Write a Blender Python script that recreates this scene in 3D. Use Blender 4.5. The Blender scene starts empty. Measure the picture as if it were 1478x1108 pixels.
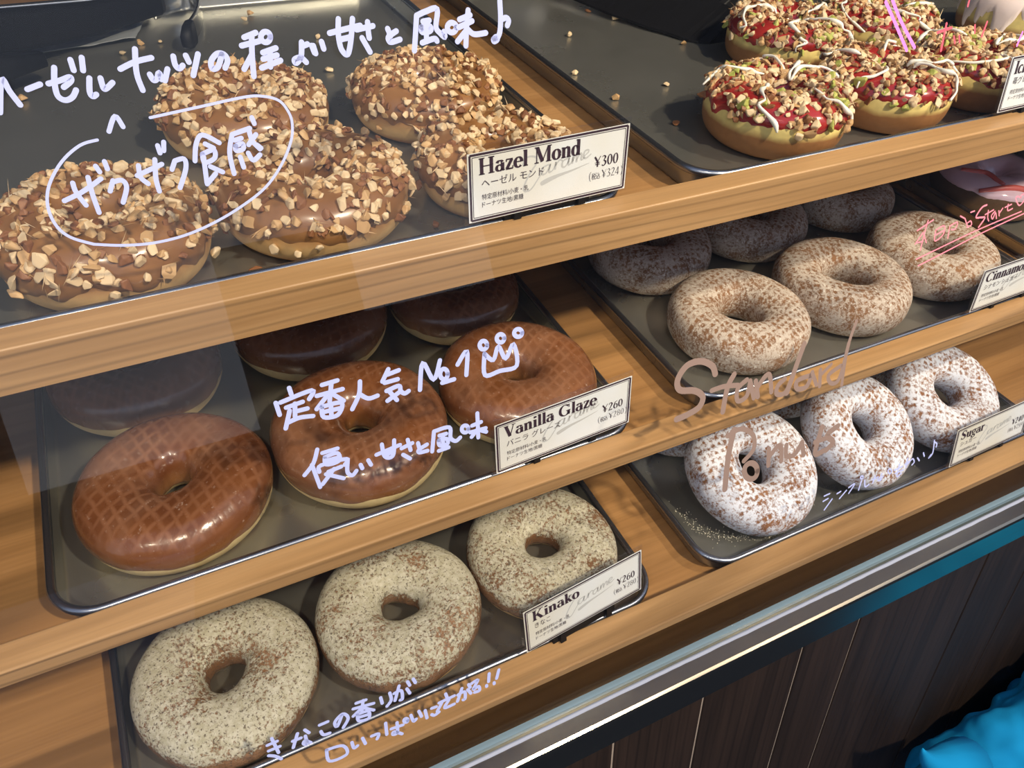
import bpy, bmesh, math, random, json
from mathutils import Vector, Matrix, Euler, noise

scn = bpy.context.scene
COL = scn.collection
PI = math.pi

# ------------------------------------------------------------------ camera
U = 0.33                                   # metres per survey unit
CAM = Vector((0.0, -0.33, 1.40))
RX = Vector((0.8975542, -0.4401131, -0.0263985))     # camera right
RD = Vector((-0.2667968, -0.4944795, -0.8272300))    # camera down
RF = Vector((0.3510213, 0.7495268, -0.5612430))      # camera forward
cam = bpy.data.cameras.new('camera')
cam.sensor_width = 36.0
cam.lens = 36.0 * 1110.57 / 1478.0
cam.clip_start = 0.01
cam_o = bpy.data.objects.new('camera', cam)
COL.objects.link(cam_o)
cam_o.matrix_world = Matrix(((RX.x, -RD.x, -RF.x, CAM.x), (RX.y, -RD.y, -RF.y, CAM.y),
                             (RX.z, -RD.z, -RF.z, CAM.z), (0, 0, 0, 1)))
scn.camera = cam_o

# ------------------------------------------------------------------ light
scn.view_settings.view_transform = 'Standard'
scn.view_settings.look = 'None'
scn.view_settings.gamma = 1.0
scn.view_settings.use_curve_mapping = False
scn.view_settings.exposure = -0.2

w = bpy.data.worlds.new('overcast_sky')
scn.world = w
w.use_nodes = True
wn = w.node_tree
bg = wn.nodes['Background']
geo = wn.nodes.new('ShaderNodeTexCoord')
sep = wn.nodes.new('ShaderNodeSeparateXYZ')
ramp = wn.nodes.new('ShaderNodeValToRGB')
ramp.color_ramp.elements.new(0.5)
for e_, (p_, c_) in zip(ramp.color_ramp.elements, ((0.0, (0.98, 1.05, 1.22)), (0.42, (0.50, 0.62, 0.90)), (1.0, (0.28, 0.40, 0.72)))):
    e_.position = p_
    e_.color = (*c_, 1)
wn.links.new(geo.outputs['Generated'], sep.inputs[0])
wn.links.new(sep.outputs['Z'], ramp.inputs[0])
wn.links.new(ramp.outputs[0], bg.inputs[0])
bg.inputs[1].default_value = 1.0

def lamp(name, loc, target, energy, color, radius=0.03, spot=None, blend=0.6):
    l = bpy.data.lights.new(name, 'SPOT' if spot else 'POINT')
    l.energy = energy
    l.color = color
    l.shadow_soft_size = radius
    if spot:
        l.spot_size = math.radians(spot)
        l.spot_blend = blend
    o = bpy.data.objects.new(name, l)
    COL.objects.link(o)
    o.location = loc
    o.rotation_euler = (Vector(target) - Vector(loc)).to_track_quat('-Z', 'Y').to_euler()
    return o

WARM = (1.0, 0.84, 0.62)
lamp('eave_spotlight', (0.54, -1.05, 2.16), (0.32, 0.05, 1.10), 95, WARM, 0.035, 60)
lamp('eave_spotlight', (-0.22, -0.95, 2.16), (0.0, 0.02, 1.20), 34, WARM, 0.035, 30, 0.7)
lamp('eave_spotlight', (1.05, -0.75, 2.16), (0.56, 0.10, 1.27), 78, WARM, 0.035, 36, 0.8)
lamp('eave_spotlight', (-0.75, -1.0, 2.16), (-0.05, 0.02, 1.05), 16, WARM, 0.03, 40, 0.7)

# ------------------------------------------------------------------ helpers
TILT = math.radians(9.46)
SHELF = {1: (1.0, -0.4423), 2: (0.934, -0.8684), 3: (0.823, -1.2157)}
BOARD = -0.050                              # shelf board below the rail top
PANF = -0.045                               # inside floor of a tray

def S(i, x, y, h):
    """survey units on shelf i -> world point"""
    Y0, Z0 = SHELF[i]
    c, s = math.cos(TILT), math.sin(TILT)
    return CAM + U * Vector((x, Y0 + y * c - h * s, Z0 + y * s + h * c))

def SM(i, x, y, h, rz=0.0, rx=0.0, ry=0.0):
    return (Matrix.Translation(S(i, x, y, h)) @ Matrix.Rotation(TILT, 4, 'X') @ Matrix.Rotation(rx, 4, 'X')
            @ Matrix.Rotation(ry, 4, 'Y') @ Matrix.Rotation(rz, 4, 'Z'))

def W(x, y, z):
    """survey units relative to the camera point, world axes"""
    return CAM + U * Vector((x, y, z))

def empty(name, mat, label, cat, group=None):
    o = bpy.data.objects.new(name, None)
    o.empty_display_size = 0.02
    COL.objects.link(o)
    o.matrix_world = mat
    o['label'] = label
    o['category'] = cat
    if group:
        o['group'] = group
    return o

def tag(o, label, cat, group=None, kind=None):
    if label: o['label'] = label
    if cat: o['category'] = cat
    if group: o['group'] = group
    if kind: o['kind'] = kind
    return o

def mesh_from(bm, name, mats, smooth=True):
    me = bpy.data.meshes.new(name)
    bm.normal_update()
    bm.to_mesh(me)
    bm.free()
    for m in (mats if isinstance(mats, (list, tuple)) else [mats]):
        me.materials.append(m)
    if smooth:
        me.polygons.foreach_set('use_smooth', [True] * len(me.polygons))
    return me

def obj(name, me, parent=None, mat=None):
    o = bpy.data.objects.new(name, me)
    COL.objects.link(o)
    if parent is not None:
        o.parent = parent
    if mat is not None:
        o.matrix_basis = mat
    return o

def add_box(bm, x0, x1, y0, y1, z0, z1, mi=0):
    v = [bm.verts.new((x, y, z)) for x in (x0, x1) for y in (y0, y1) for z in (z0, z1)]
    for f in ((0, 1, 3, 2), (4, 6, 7, 5), (0, 4, 5, 1), (2, 3, 7, 6), (0, 2, 6, 4), (1, 5, 7, 3)):
        fa = bm.faces.new([v[i] for i in f])
        fa.material_index = mi
    return v

def add_prism_x(bm, prof, x0, x1):
    """extrude a y,z outline along x"""
    a = [bm.verts.new((x0, y, z)) for y, z in prof]
    b = [bm.verts.new((x1, y, z)) for y, z in prof]
    n = len(prof)
    for i in range(n):
        bm.faces.new((a[i], a[(i + 1) % n], b[(i + 1) % n], b[i]))
    bm.faces.new(a[::-1])
    bm.faces.new(b)
    bmesh.ops.recalc_face_normals(bm, faces=bm.faces)

def bevel(bm, wd, seg=2):
    bmesh.ops.bevel(bm, geom=bm.edges[:], offset=wd, segments=seg, affect='EDGES', profile=0.5)

def add_tube(bm, pts, rad, seg=8, cap=True, mi=0):
    pts = [Vector(p) for p in pts]
    rads = rad if isinstance(rad, (list, tuple)) else [rad] * len(pts)
    rings = []
    up = Vector((0.123, 0.456, 0.88)).normalized()
    for i, p in enumerate(pts):
        t = (pts[min(i + 1, len(pts) - 1)] - pts[max(i - 1, 0)]).normalized()
        a = t.cross(up)
        if a.length < 1e-4: a = t.cross(Vector((1, 0, 0)))
        a.normalize()
        b = t.cross(a)
        rings.append([bm.verts.new(p + rads[i] * (math.cos(2 * PI * k / seg) * a + math.sin(2 * PI * k / seg) * b)) for k in range(seg)])
    for i in range(len(rings) - 1):
        for k in range(seg):
            f = bm.faces.new((rings[i][k], rings[i][(k + 1) % seg], rings[i + 1][(k + 1) % seg], rings[i + 1][k]))
            f.material_index = mi
    if cap:
        bm.faces.new(rings[0][::-1]).material_index = mi
        bm.faces.new(rings[-1]).material_index = mi

def smooth_line(pts, sub=5):
    if len(pts) < 3: return pts
    P = [pts[0]] + list(pts) + [pts[-1]]
    out = []
    n = len(pts[0])
    for i in range(1, len(P) - 2):
        for k in range(sub):
            t = k / sub
            out.append(tuple(0.5 * (2 * P[i][j] + (P[i + 1][j] - P[i - 1][j]) * t + (2 * P[i - 1][j] - 5 * P[i][j] + 4 * P[i + 1][j] - P[i + 2][j]) * t * t
                             + (3 * P[i][j] - P[i - 1][j] - 3 * P[i + 1][j] + P[i + 2][j]) * t ** 3) for j in range(n)))
    out.append(tuple(pts[-1]))
    return out

def ribbon(bm, pts, to3, round_caps=True):
    """flat pen stroke: pts = (u, v, width); to3 maps (u, v) to a point"""
    L, Rr = [], []
    n = len(pts)
    for i, (x, y, wd) in enumerate(pts):
        x0, y0 = pts[max(i - 1, 0)][:2]
        x1, y1 = pts[min(i + 1, n - 1)][:2]
        d = math.hypot(x1 - x0, y1 - y0) or 1e-9
        nx, ny = -(y1 - y0) / d * wd / 2, (x1 - x0) / d * wd / 2
        L.append(bm.verts.new(to3(x + nx, y + ny)))
        Rr.append(bm.verts.new(to3(x - nx, y - ny)))
    for i in range(n - 1):
        bm.faces.new((L[i], Rr[i], Rr[i + 1], L[i + 1]))
    if round_caps:
        for i, sg in ((0, -1), (n - 1, 1)):
            x, y, wd = pts[i]
            x0, y0 = pts[max(i - 1, 0)][:2]
            x1, y1 = pts[min(i + 1, n - 1)][:2]
            a0 = math.atan2(y1 - y0, x1 - x0)
            fan = []
            for q in range(1, 6):
                a = a0 + (PI / 2 - q * PI / 6 if sg == 1 else 1.5 * PI - q * PI / 6)
                fan.append(bm.verts.new(to3(x + wd / 2 * math.cos(a), y + wd / 2 * math.sin(a))))
            bm.faces.new(([L[i]] + fan + [Rr[i]]) if sg == 1 else ([Rr[i]] + fan + [L[i]]))

# ------------------------------------------------------------------ materials
class NT:
    def __init__(s, name):
        s.m = bpy.data.materials.new(name)
        s.m.use_nodes = True
        s.t = s.m.node_tree
        s.p = s.t.nodes['Principled BSDF']
    def n(s, typ, **kw):
        nd = s.t.nodes.new(typ)
        for k, v in kw.items():
            if k.startswith('i_'):
                nd.inputs[k[2:].replace('_', ' ')].default_value = v
            else:
                setattr(nd, k, v)
        return nd
    def l(s, a, b): s.t.links.new(a, b)
    def coord(s, scale=(1, 1, 1), rnd=True, rot=(0, 0, 0)):
        tc = s.n('ShaderNodeTexCoord')
        mp = s.n('ShaderNodeMapping')
        mp.inputs['Scale'].default_value = scale
        mp.inputs['Rotation'].default_value = rot
        s.l(tc.outputs['Object'], mp.inputs['Vector'])
        if rnd:
            oi = s.n('ShaderNodeObjectInfo')
            ml = s.n('ShaderNodeMath', operation='MULTIPLY')
            ml.inputs[1].default_value = 37.0
            s.l(oi.outputs['Random'], ml.inputs[0])
            s.l(ml.outputs[0], mp.inputs['Location'])
        return mp.outputs[0]
    def noise(s, vec, scale, detail=3, rough=0.5, dist=0.0):
        nd = s.n('ShaderNodeTexNoise')
        nd.inputs['Scale'].default_value = scale
        nd.inputs['Detail'].default_value = detail
        nd.inputs['Roughness'].default_value = rough
        nd.inputs['Distortion'].default_value = dist
        if vec is not None: s.l(vec, nd.inputs['Vector'])
        return nd.outputs['Fac']
    def ramp(s, fac, stops, interp='LINEAR'):
        nd = s.n('ShaderNodeValToRGB')
        cr = nd.color_ramp
        cr.interpolation = interp
        while len(cr.elements) < len(stops): cr.elements.new(0.5)
        for e, (p, c) in zip(cr.elements, stops):
            e.position = p
            e.color = (c, c, c, 1) if isinstance(c, (int, float)) else (*c, 1)
        s.l(fac, nd.inputs[0])
        return nd.outputs[0]
    def mix(s, fac, a, b, blend='MIX'):
        nd = s.n('ShaderNodeMix', data_type='RGBA', blend_type=blend)
        for sock, v in ((nd.inputs[0], fac), (nd.inputs[6], a), (nd.inputs[7], b)):
            if isinstance(v, (int, float)): sock.default_value = v
            elif isinstance(v, tuple): sock.default_value = (*v, 1)
            else: s.l(v, sock)
        return nd.outputs[2]
    def math(s, op, a, b=None, clamp=False):
        nd = s.n('ShaderNodeMath', operation=op, use_clamp=clamp)
        for sock, v in ((nd.inputs[0], a), (nd.inputs[1], b)):
            if v is None: continue
            if isinstance(v, (int, float)): sock.default_value = v
            else: s.l(v, sock)
        return nd.outputs[0]
    def bump(s, h, strength=0.3, dist=0.001):
        nd = s.n('ShaderNodeBump')
        nd.inputs['Strength'].default_value = strength
        nd.inputs['Distance'].default_value = dist
        s.l(h, nd.inputs['Height'])
        s.l(nd.outputs[0], s.p.inputs['Normal'])
    def col(s, c):
        if isinstance(c, tuple): s.p.inputs['Base Color'].default_value = (*c, 1)
        else: s.l(c, s.p.inputs['Base Color'])
    def set(s, rough=0.5, metal=0.0, spec=None, coat=None, coat_rough=0.1, sss=None, sss_r=(0.004, 0.002, 0.001)):
        if isinstance(rough, (int, float)): s.p.inputs['Roughness'].default_value = rough
        else: s.l(rough, s.p.inputs['Roughness'])
        s.p.inputs['Metallic'].default_value = metal
        if spec is not None: s.p.inputs['Specular IOR Level'].default_value = spec
        if coat is not None:
            s.p.inputs['Coat Weight'].default_value = coat
            s.p.inputs['Coat Roughness'].default_value = coat_rough
        return s.m

def plain(name, c, rough=0.5, metal=0.0, **kw):
    t = NT(name)
    t.col(c)
    return t.set(rough, metal, **kw)

def wood_mat(name, dark, light, sc=1.0, rough=0.38, fine=0.35, upright=False):
    t = NT(name)
    v = t.coord((26 * sc, 26 * sc, 2.2 * sc) if upright else (2.2 * sc, 26 * sc, 26 * sc), rnd=True)
    a = t.noise(v, 2.2, 4, 0.55, 0.9)
    v2 = t.coord((420, 420, 9) if upright else (9, 420, 420))
    b = t.noise(v2, 1.0, 3, 0.6)
    wv = t.n('ShaderNodeTexWave', wave_type='BANDS', bands_direction='X' if upright else 'Z')
    wv.inputs['Scale'].default_value = 1.7
    wv.inputs['Distortion'].default_value = 6.5
    wv.inputs['Detail'].default_value = 2.0
    wv.inputs['Detail Scale'].default_value = 0.6
    t.l(v, wv.inputs['Vector'])
    base = t.ramp(a, [(0.25, dark), (0.7, light)])
    g = t.ramp(wv.outputs['Fac'], [(0.0, 0.30), (0.10, 0.72), (0.24, 1.0), (1.0, 1.0)])
    c = t.mix(t.ramp(t.noise(v, 0.9, 2), [(0.35, 0.15), (0.7, 0.75)]), base, g, 'MULTIPLY')
    c = t.mix(fine, c, t.ramp(b, [(0.3, 0.55), (0.62, 1.0)]), 'MULTIPLY')
    t.col(c)
    t.bump(b, 0.06, 0.0006)
    return t.set(rough, spec=0.35)

M = {}
M['rail'] = wood_mat('cedar_rail_wood', (0.385, 0.212, 0.084), (0.54, 0.322, 0.143), rough=0.36)
M['board'] = wood_mat('cedar_board_wood', (0.29, 0.145, 0.050), (0.43, 0.23, 0.088), sc=0.7, rough=0.42)
M['panel'] = wood_mat('dark_stained_planks', (0.017, 0.010, 0.007), (0.038, 0.022, 0.015), sc=0.8, rough=0.60, fine=0.5, upright=True)
M['dark_wall'] = plain('dark_interior_wall', (0.05, 0.035, 0.025), 0.7)
M['groove'] = plain('pale_worn_groove', (0.42, 0.34, 0.27), 0.8)

def steel(name, c, r0, r1, axis=(3, 500, 500)):
    t = NT(name)
    v = t.coord(axis, rnd=False)
    a = t.noise(v, 1.0, 3, 0.6)
    t.col(t.mix(a, tuple(x * 0.88 for x in c), c))
    rr = t.ramp(a, [(0.3, r0), (0.7, r1)])
    return t.set(rr, 1.0)
M['steel'] = steel('brushed_steel', (0.41, 0.36, 0.275), 0.16, 0.26)
M['chrome'] = plain('polished_steel', (0.62, 0.62, 0.62), 0.15, 1.0)

t = NT('tray_aluminium')
v = t.coord((1, 1, 1), rnd=True)
a = t.noise(v, 9, 4, 0.6)
b = t.noise(t.coord((1, 1, 1)), 22, 3, 0.6)
t.col(t.mix(t.ramp(a, [(0.3, 0.0), (0.7, 1.0)]), (0.37, 0.37, 0.335), (0.46, 0.455, 0.41)))
rr = t.ramp(b, [(0.3, 0.26), (0.7, 0.34)])
M['tray'] = t.set(rr, 0.84)
t = NT('tray_rim_aluminium')
t.col((0.30, 0.32, 0.36))
M['tray_rim'] = t.set(0.27, 0.95)

def glass_mat(name, tint, base_r=0.04, rough=0.0):
    m = bpy.data.materials.new(name)
    m.use_nodes = True
    nt = m.node_tree
    nt.nodes.clear()
    out = nt.nodes.new('ShaderNodeOutputMaterial')
    mx = nt.nodes.new('ShaderNodeMixShader')
    tr = nt.nodes.new('ShaderNodeBsdfTransparent')
    tr.inputs[0].default_value = (*tint, 1)
    gl = nt.nodes.new('ShaderNodeBsdfGlossy')
    gl.inputs['Roughness'].default_value = rough
    lw = nt.nodes.new('ShaderNodeLayerWeight')
    p = nt.nodes.new('ShaderNodeMath'); p.operation = 'POWER'; p.inputs[1].default_value = 5.0
    q = nt.nodes.new('ShaderNodeMath'); q.operation = 'MULTIPLY_ADD'
    q.inputs[1].default_value = 1 - base_r; q.inputs[2].default_value = base_r
    lw.inputs[0].default_value = 0.5
    nt.links.new(lw.outputs['Facing'], p.inputs[0])
    nt.links.new(p.outputs[0], q.inputs[0])
    nt.links.new(q.outputs[0], mx.inputs[0])
    nt.links.new(tr.outputs[0], mx.inputs[1])
    nt.links.new(gl.outputs[0], mx.inputs[2])
    nt.links.new(mx.outputs[0], out.inputs[0])
    return m
M['glass'] = glass_mat('window_glass', (0.988, 0.992, 0.992), 0.025)
M['acrylic'] = glass_mat('clear_acrylic', (0.96, 0.96, 0.97), 0.04, 0.05)
M['seal'] = plain('white_sealant', (0.34, 0.37, 0.46), 0.7)
M['gasket'] = plain('blue_grey_glass_edge', (0.20, 0.30, 0.37), 0.3)
M['ink_white'] = plain('white_marker_ink', (0.47, 0.53, 0.88), 0.6)
M['ink_brown'] = plain('brown_marker_ink', (0.27, 0.19, 0.16), 0.55)
M['ink_pink'] = plain('pink_marker_ink', (0.85, 0.25, 0.33), 0.6)
M['ink_magenta'] = plain('magenta_marker_ink', (0.85, 0.22, 0.78), 0.6)
M['ink_red'] = plain('dark_red_marker_ink', (0.62, 0.09, 0.14), 0.6)
M['print'] = plain('dark_plum_print', (0.035, 0.016, 0.03), 0.6)
M['print_soft'] = plain('soft_black_print', (0.07, 0.055, 0.07), 0.6)
M['mark'] = plain('pale_grey_watermark_print', (0.52, 0.53, 0.52), 0.6)
t = NT('aged_card_paper')
t.col(t.mix(t.ramp(t.noise(t.coord((14, 14, 14)), 1.0, 3), [(0.4, 0.0), (0.75, 1.0)]), (0.76, 0.80, 0.82), (0.70, 0.67, 0.56)))
M['paper'] = t.set(0.6)
M['black'] = plain('black_plastic', (0.006, 0.006, 0.007), 0.5, spec=0.2)
M['reflect_sheet'] = plain('pale_reflection_grey', (0.24, 0.255, 0.26), 0.5)  # pale grey painted in for a reflection in the glass
M['teal'] = plain('teal_jacket_fabric', (0.008, 0.34, 0.66), 0.85, spec=0.2)
M['pavement'] = plain('grey_pavement', (0.07, 0.07, 0.072), 0.8)
M['reflection_wall'] = plain('reflection_wall_grey', (0.20, 0.19, 0.19), 0.8)  # for the unseen walls that shape the glass reflections
M['sunlit_ground'] = plain('pale_sunlit_ground', (0.62, 0.62, 0.64), 0.8)  # pale tone stands for sunlight on the pavement

def dough_mat(name, brown, pale, hgt, lo=0.12, hi=0.50, top=None, rough=0.6):
    t = NT(name)
    tc = t.n('ShaderNodeTexCoord')
    sp = t.n('ShaderNodeSeparateXYZ')
    t.l(tc.outputs['Object'], sp.inputs[0])
    z = t.math('DIVIDE', sp.outputs['Z'], hgt)
    nz = t.noise(t.coord((1, 1, 1)), 45, 3)
    z = t.math('ADD', z, t.math('MULTIPLY', t.math('SUBTRACT', nz, 0.5), 0.25))
    c = t.ramp(z, [(0.0, brown), (lo, brown), (lo + 0.14, pale), (hi - 0.12, pale), (hi + 0.1, top or brown), (1.0, top or brown)])
    f = t.noise(t.coord((1, 1, 1)), 260, 3)
    c = t.mix(0.3, c, t.ramp(f, [(0.3, 0.6), (0.7, 1.0)]), 'MULTIPLY')
    t.col(c)
    t.bump(t.noise(t.coord((1, 1, 1)), 170, 4), 0.25, 0.0012)
    return t.set(rough, spec=0.3)

HU = 0.100 * U
M['d_vanilla'] = dough_mat('fried_dough_pale_band', (0.40, 0.18, 0.05), (0.76, 0.58, 0.28), HU, -0.1, 0.6)
M['d_hazel'] = dough_mat('fried_dough_tan', (0.34, 0.15, 0.045), (0.62, 0.40, 0.17), HU, 0.05, 0.42, (0.38, 0.18, 0.06))
M['d_berry'] = dough_mat('fried_dough_yellow_band', (0.32, 0.145, 0.05), (0.78, 0.62, 0.22), 0.100 * U, 0.44, 0.90, (0.42, 0.20, 0.07))
M['d_choc'] = dough_mat('chocolate_dough', (0.11, 0.062, 0.032), (0.15, 0.085, 0.04), HU, 0.1, 0.5, rough=0.75)

def grid_lines(t, pitch, width, ang, dist=0.06):
    """two crossing families of rack lines in the plane of the donut, 1 on a line"""
    outs = []
    for k, a in enumerate(ang):
        v = t.coord((1, 1, 1), rnd=False, rot=(0, 0, a))
        sp = t.n('ShaderNodeSeparateXYZ')
        t.l(v, sp.inputs[0])
        nz = t.noise(t.coord((1, 1, 1)), 60, 2)
        x = t.math('ADD', t.math('DIVIDE', sp.outputs['X'], pitch), t.math('MULTIPLY', nz, 0.8))
        fr = t.math('FRACT', x)
        d = t.math('ABSOLUTE', t.math('SUBTRACT', fr, 0.5))
        outs.append(t.ramp(d, [(0.0, 1.0), (width, 0.7), (width * 2, 0.0)]))
    mx = t.n('ShaderNodeMix', data_type='RGBA', blend_type='LIGHTEN')
    mx.inputs[0].default_value = 1.0
    t.l(outs[0], mx.inputs[6])
    t.l(outs[1], mx.inputs[7])
    return mx.outputs[2]

def upness(t):
    g = t.n('ShaderNodeTexCoord')
    sp = t.n('ShaderNodeSeparateXYZ')
    # object-space height of the surface point
    t.l(g.outputs['Object'], sp.inputs[0])
    return sp.outputs['Z']

# vanilla glaze
t = NT('vanilla_glaze')
v = t.coord((1, 1, 1))
n1 = t.noise(v, 30, 4)
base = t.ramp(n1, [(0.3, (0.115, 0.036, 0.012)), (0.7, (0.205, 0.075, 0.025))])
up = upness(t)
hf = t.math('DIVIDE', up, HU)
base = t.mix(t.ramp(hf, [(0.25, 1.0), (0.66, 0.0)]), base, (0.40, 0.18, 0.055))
gl = grid_lines(t, 0.0066, 0.12, (0.2, 1.45))
gmask = t.math('MULTIPLY', gl, t.ramp(hf, [(0.72, 0.0), (0.86, 1.0)]))
gmask = t.math('MULTIPLY', gmask, t.ramp(t.noise(v, 38, 3), [(0.36, 0.08), (0.64, 0.5)]))
base = t.mix(gmask, base, (0.36, 0.165, 0.085))
fl = t.ramp(t.noise(v, 330, 4, 0.7), [(0.62, 0.0), (0.72, 0.55)])
base = t.mix(fl, base, (0.50, 0.36, 0.28))
veil = t.math('MULTIPLY', t.ramp(t.noise(v, 16, 4, 0.6, 1.2), [(0.45, 0.0), (0.75, 0.30)]), 1.0)
base = t.mix(veil, base, (0.42, 0.27, 0.19))
t.col(base)
t.bump(t.math('ADD', t.math('MULTIPLY', gmask, 0.5), t.noise(v, 75, 4)), 0.25, 0.0014)
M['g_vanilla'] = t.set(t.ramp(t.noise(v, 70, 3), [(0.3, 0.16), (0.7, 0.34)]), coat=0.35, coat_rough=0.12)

# caramel glaze
t = NT('caramel_glaze')
v = t.coord((1, 1, 1))
t.col(t.ramp(t.noise(v, 40, 4), [(0.3, (0.19, 0.080, 0.024)), (0.7, (0.30, 0.145, 0.050))]))
t.bump(t.noise(v, 60, 3), 0.15, 0.001)
M['g_caramel'] = t.set(0.28, coat=0.25, coat_rough=0.15)
# red berry glaze
t = NT('red_berry_glaze')
v = t.coord((1, 1, 1))
t.col(t.ramp(t.noise(v, 60, 4), [(0.3, (0.22, 0.012, 0.012)), (0.7, (0.40, 0.035, 0.03))]))
M['g_berry'] = t.set(0.16, coat=0.5, coat_rough=0.06)
M['g_white'] = plain('white_icing', (0.86, 0.84, 0.74), 0.22)
M['g_milk'] = plain('milky_pink_icing', (0.86, 0.72, 0.66), 0.2)
t = NT('lilac_pink_icing')
t.col(t.mix(t.ramp(t.noise(t.coord((1, 1, 1)), 40, 3), [(0.3, 0.0), (0.7, 1.0)]), (0.70, 0.50, 0.62), (0.82, 0.62, 0.70)))
M['g_pink'] = t.set(0.12, coat=0.5, coat_rough=0.04)
M['g_swirl'] = plain('coral_red_icing', (0.62, 0.13, 0.11), 0.25)

def powder_mat(name, crust, powder, thr, grid=None, fine=560, crust2=None, gpitch=0.0050, edge=0.5, spots=None, sidefade=0.0):
    t = NT(name)
    v = t.coord((1, 1, 1))
    hf = t.math('DIVIDE', upness(t), HU)
    big = t.noise(v, 75, 4, 0.65)
    grain = t.noise(v, fine, 4, 0.75)
    x = t.math('ADD', t.math('MULTIPLY', big, 0.52), t.math('MULTIPLY', grain, 0.78))
    if sidefade:
        x = t.math('SUBTRACT', x, t.ramp(hf, [(0.25, sidefade), (0.75, 0.0)]))
    if grid:
        gl = grid_lines(t, gpitch, 0.17, grid)
        gm = t.math('SUBTRACT', gl, 0.62)
        patch = t.ramp(t.noise(v, 28, 2), [(0.35, 0.35), (0.65, 1.0)])
        amt = t.math('MULTIPLY', t.ramp(hf, [(0.66, 0.0), (0.84, 0.16)]), patch)
        x = t.math('ADD', x, t.math('MULTIPLY', gm, amt))
    m = t.ramp(x, [(thr - 0.075, 0.0), (thr + 0.075, 1.0)])
    c0 = t.ramp(t.noise(v, 55, 3), [(0.35, crust), (0.65, crust2 or crust)])
    c = t.mix(m, c0, powder)
    if spots:
        c = t.mix(t.ramp(t.noise(v, 520, 2), [(0.63, 0.0), (0.68, 0.75)]), c, spots)
    t.col(c)
    t.bump(t.math('ADD', t.math('MULTIPLY', m, 0.6), grain), 0.45, 0.0012)
    return t.set(0.85, spec=0.15)
M['cinnamon'] = powder_mat('cinnamon_sugared_dough', (0.21, 0.108, 0.055), (0.57, 0.49, 0.41), 0.632, (0.3, 1.6), crust2=(0.29, 0.150, 0.075), spots=(0.80, 0.75, 0.66))
M['sugar'] = powder_mat('white_sugared_dough', (0.24, 0.108, 0.052), (0.76, 0.79, 0.87), 0.618, (0.5, 1.95), fine=480, crust2=(0.31, 0.150, 0.072))
t = NT('glaze_under_soy_flour')
v = t.coord((1, 1, 1))
hf = t.math('DIVIDE', upness(t), HU)
x = t.math('ADD', t.math('MULTIPLY', t.noise(v, 34, 4, 0.6), 0.5), t.math('MULTIPLY', t.noise(v, 420, 4, 0.75), 0.7))
x = t.math('SUBTRACT', x, t.ramp(hf, [(0.38, 0.30), (0.72, 0.0)]))
m = t.ramp(x, [(0.50, 0.0), (0.58, 1.0)])
glz = t.ramp(t.noise(v, 50, 3), [(0.35, (0.19, 0.095, 0.045)), (0.65, (0.31, 0.175, 0.095))])
pw = t.mix(t.ramp(t.noise(v, 300, 3), [(0.35, 0.0), (0.65, 1.0)]), (0.45, 0.415, 0.29), (0.60, 0.565, 0.44))
c = t.mix(m, glz, pw)
c = t.mix(t.ramp(t.noise(v, 620, 3, 0.7), [(0.56, 0.0), (0.63, 0.85)]), c, (0.11, 0.085, 0.06))
t.col(c)
t.bump(t.math('ADD', m, t.noise(v, 380, 4, 0.7)), 0.5, 0.0014)
M['kinako'] = t.set(t.ramp(m, [(0.0, 0.22), (1.0, 0.9)]), spec=0.3)
M['d_kinako'] = dough_mat('fried_dough_soft_tan', (0.33, 0.16, 0.06), (0.55, 0.36, 0.16), HU, 0.05, 0.5)

NUTC = []
for nm, c1, c2 in (('cream_nut', (0.60, 0.42, 0.22), (0.78, 0.62, 0.40)), ('tan_nut', (0.44, 0.25, 0.10), (0.62, 0.41, 0.20)), ('nut_skin', (0.16, 0.06, 0.022), (0.30, 0.13, 0.05)),
                   ('pistachio_nut', (0.30, 0.34, 0.06), (0.52, 0.50, 0.14))):
    t = NT(nm)
    t.col(t.ramp(t.noise(t.coord((1, 1, 1)), 260, 3), [(0.35, c1), (0.65, c2)]))
    NUTC.append(t.set(0.5, spec=0.35))

# ------------------------------------------------------------------ the setting
def slab(name, x0, x1, y0, y1, z0, z1, m, kind='structure', bev=0):
    bm = bmesh.new()
    add_box(bm, x0, x1, y0, y1, z0, z1)
    if bev: bevel(bm, bev)
    o = obj(name, mesh_from(bm, name, m, False))
    if kind: o['kind'] = kind
    return o
XL, XR = -0.74, 1.34
slab('floor', -14, 18, -9, 0.9, -0.05, 0.0, M['pavement'])
slab('wall_back', XL - 0.02, XR + 0.02, 0.66, 0.70, 0.0, 1.72, M['dark_wall'])
slab('wall_left', XL - 0.04, XL, -0.098, 0.66, 0.0, 1.72, M['dark_wall'])
slab('wall_right', XR, XR + 0.04, -0.098, 0.66, 0.0, 1.72, M['dark_wall'])
slab('ceiling', XL - 0.04, XR + 0.04, 0.07, 0.70, 1.66, 1.72, M['dark_wall'])
# unseen walls across the street, heights and gaps shaped for reflections in the glass
for nm, x0, x1, hgt in (('reflection_wall_left', -14, -1.9, 3.2), ('reflection_wall_middle', 0.35, 1.7, 2.0), ('reflection_wall_low', 1.7, 3.4, 1.05), ('reflection_wall_right', 3.4, 18, 5.5)):
    slab(nm, x0, x1, -8.4, -8.0, 0.0, hgt, M['reflection_wall'])
slab('sunlit_patch_1', -4.5, -0.35, -4.6, -2.0, 0.0, 0.012, M['sunlit_ground'])  # unseen pale slab added so the glass reflects sunlit ground

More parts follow.
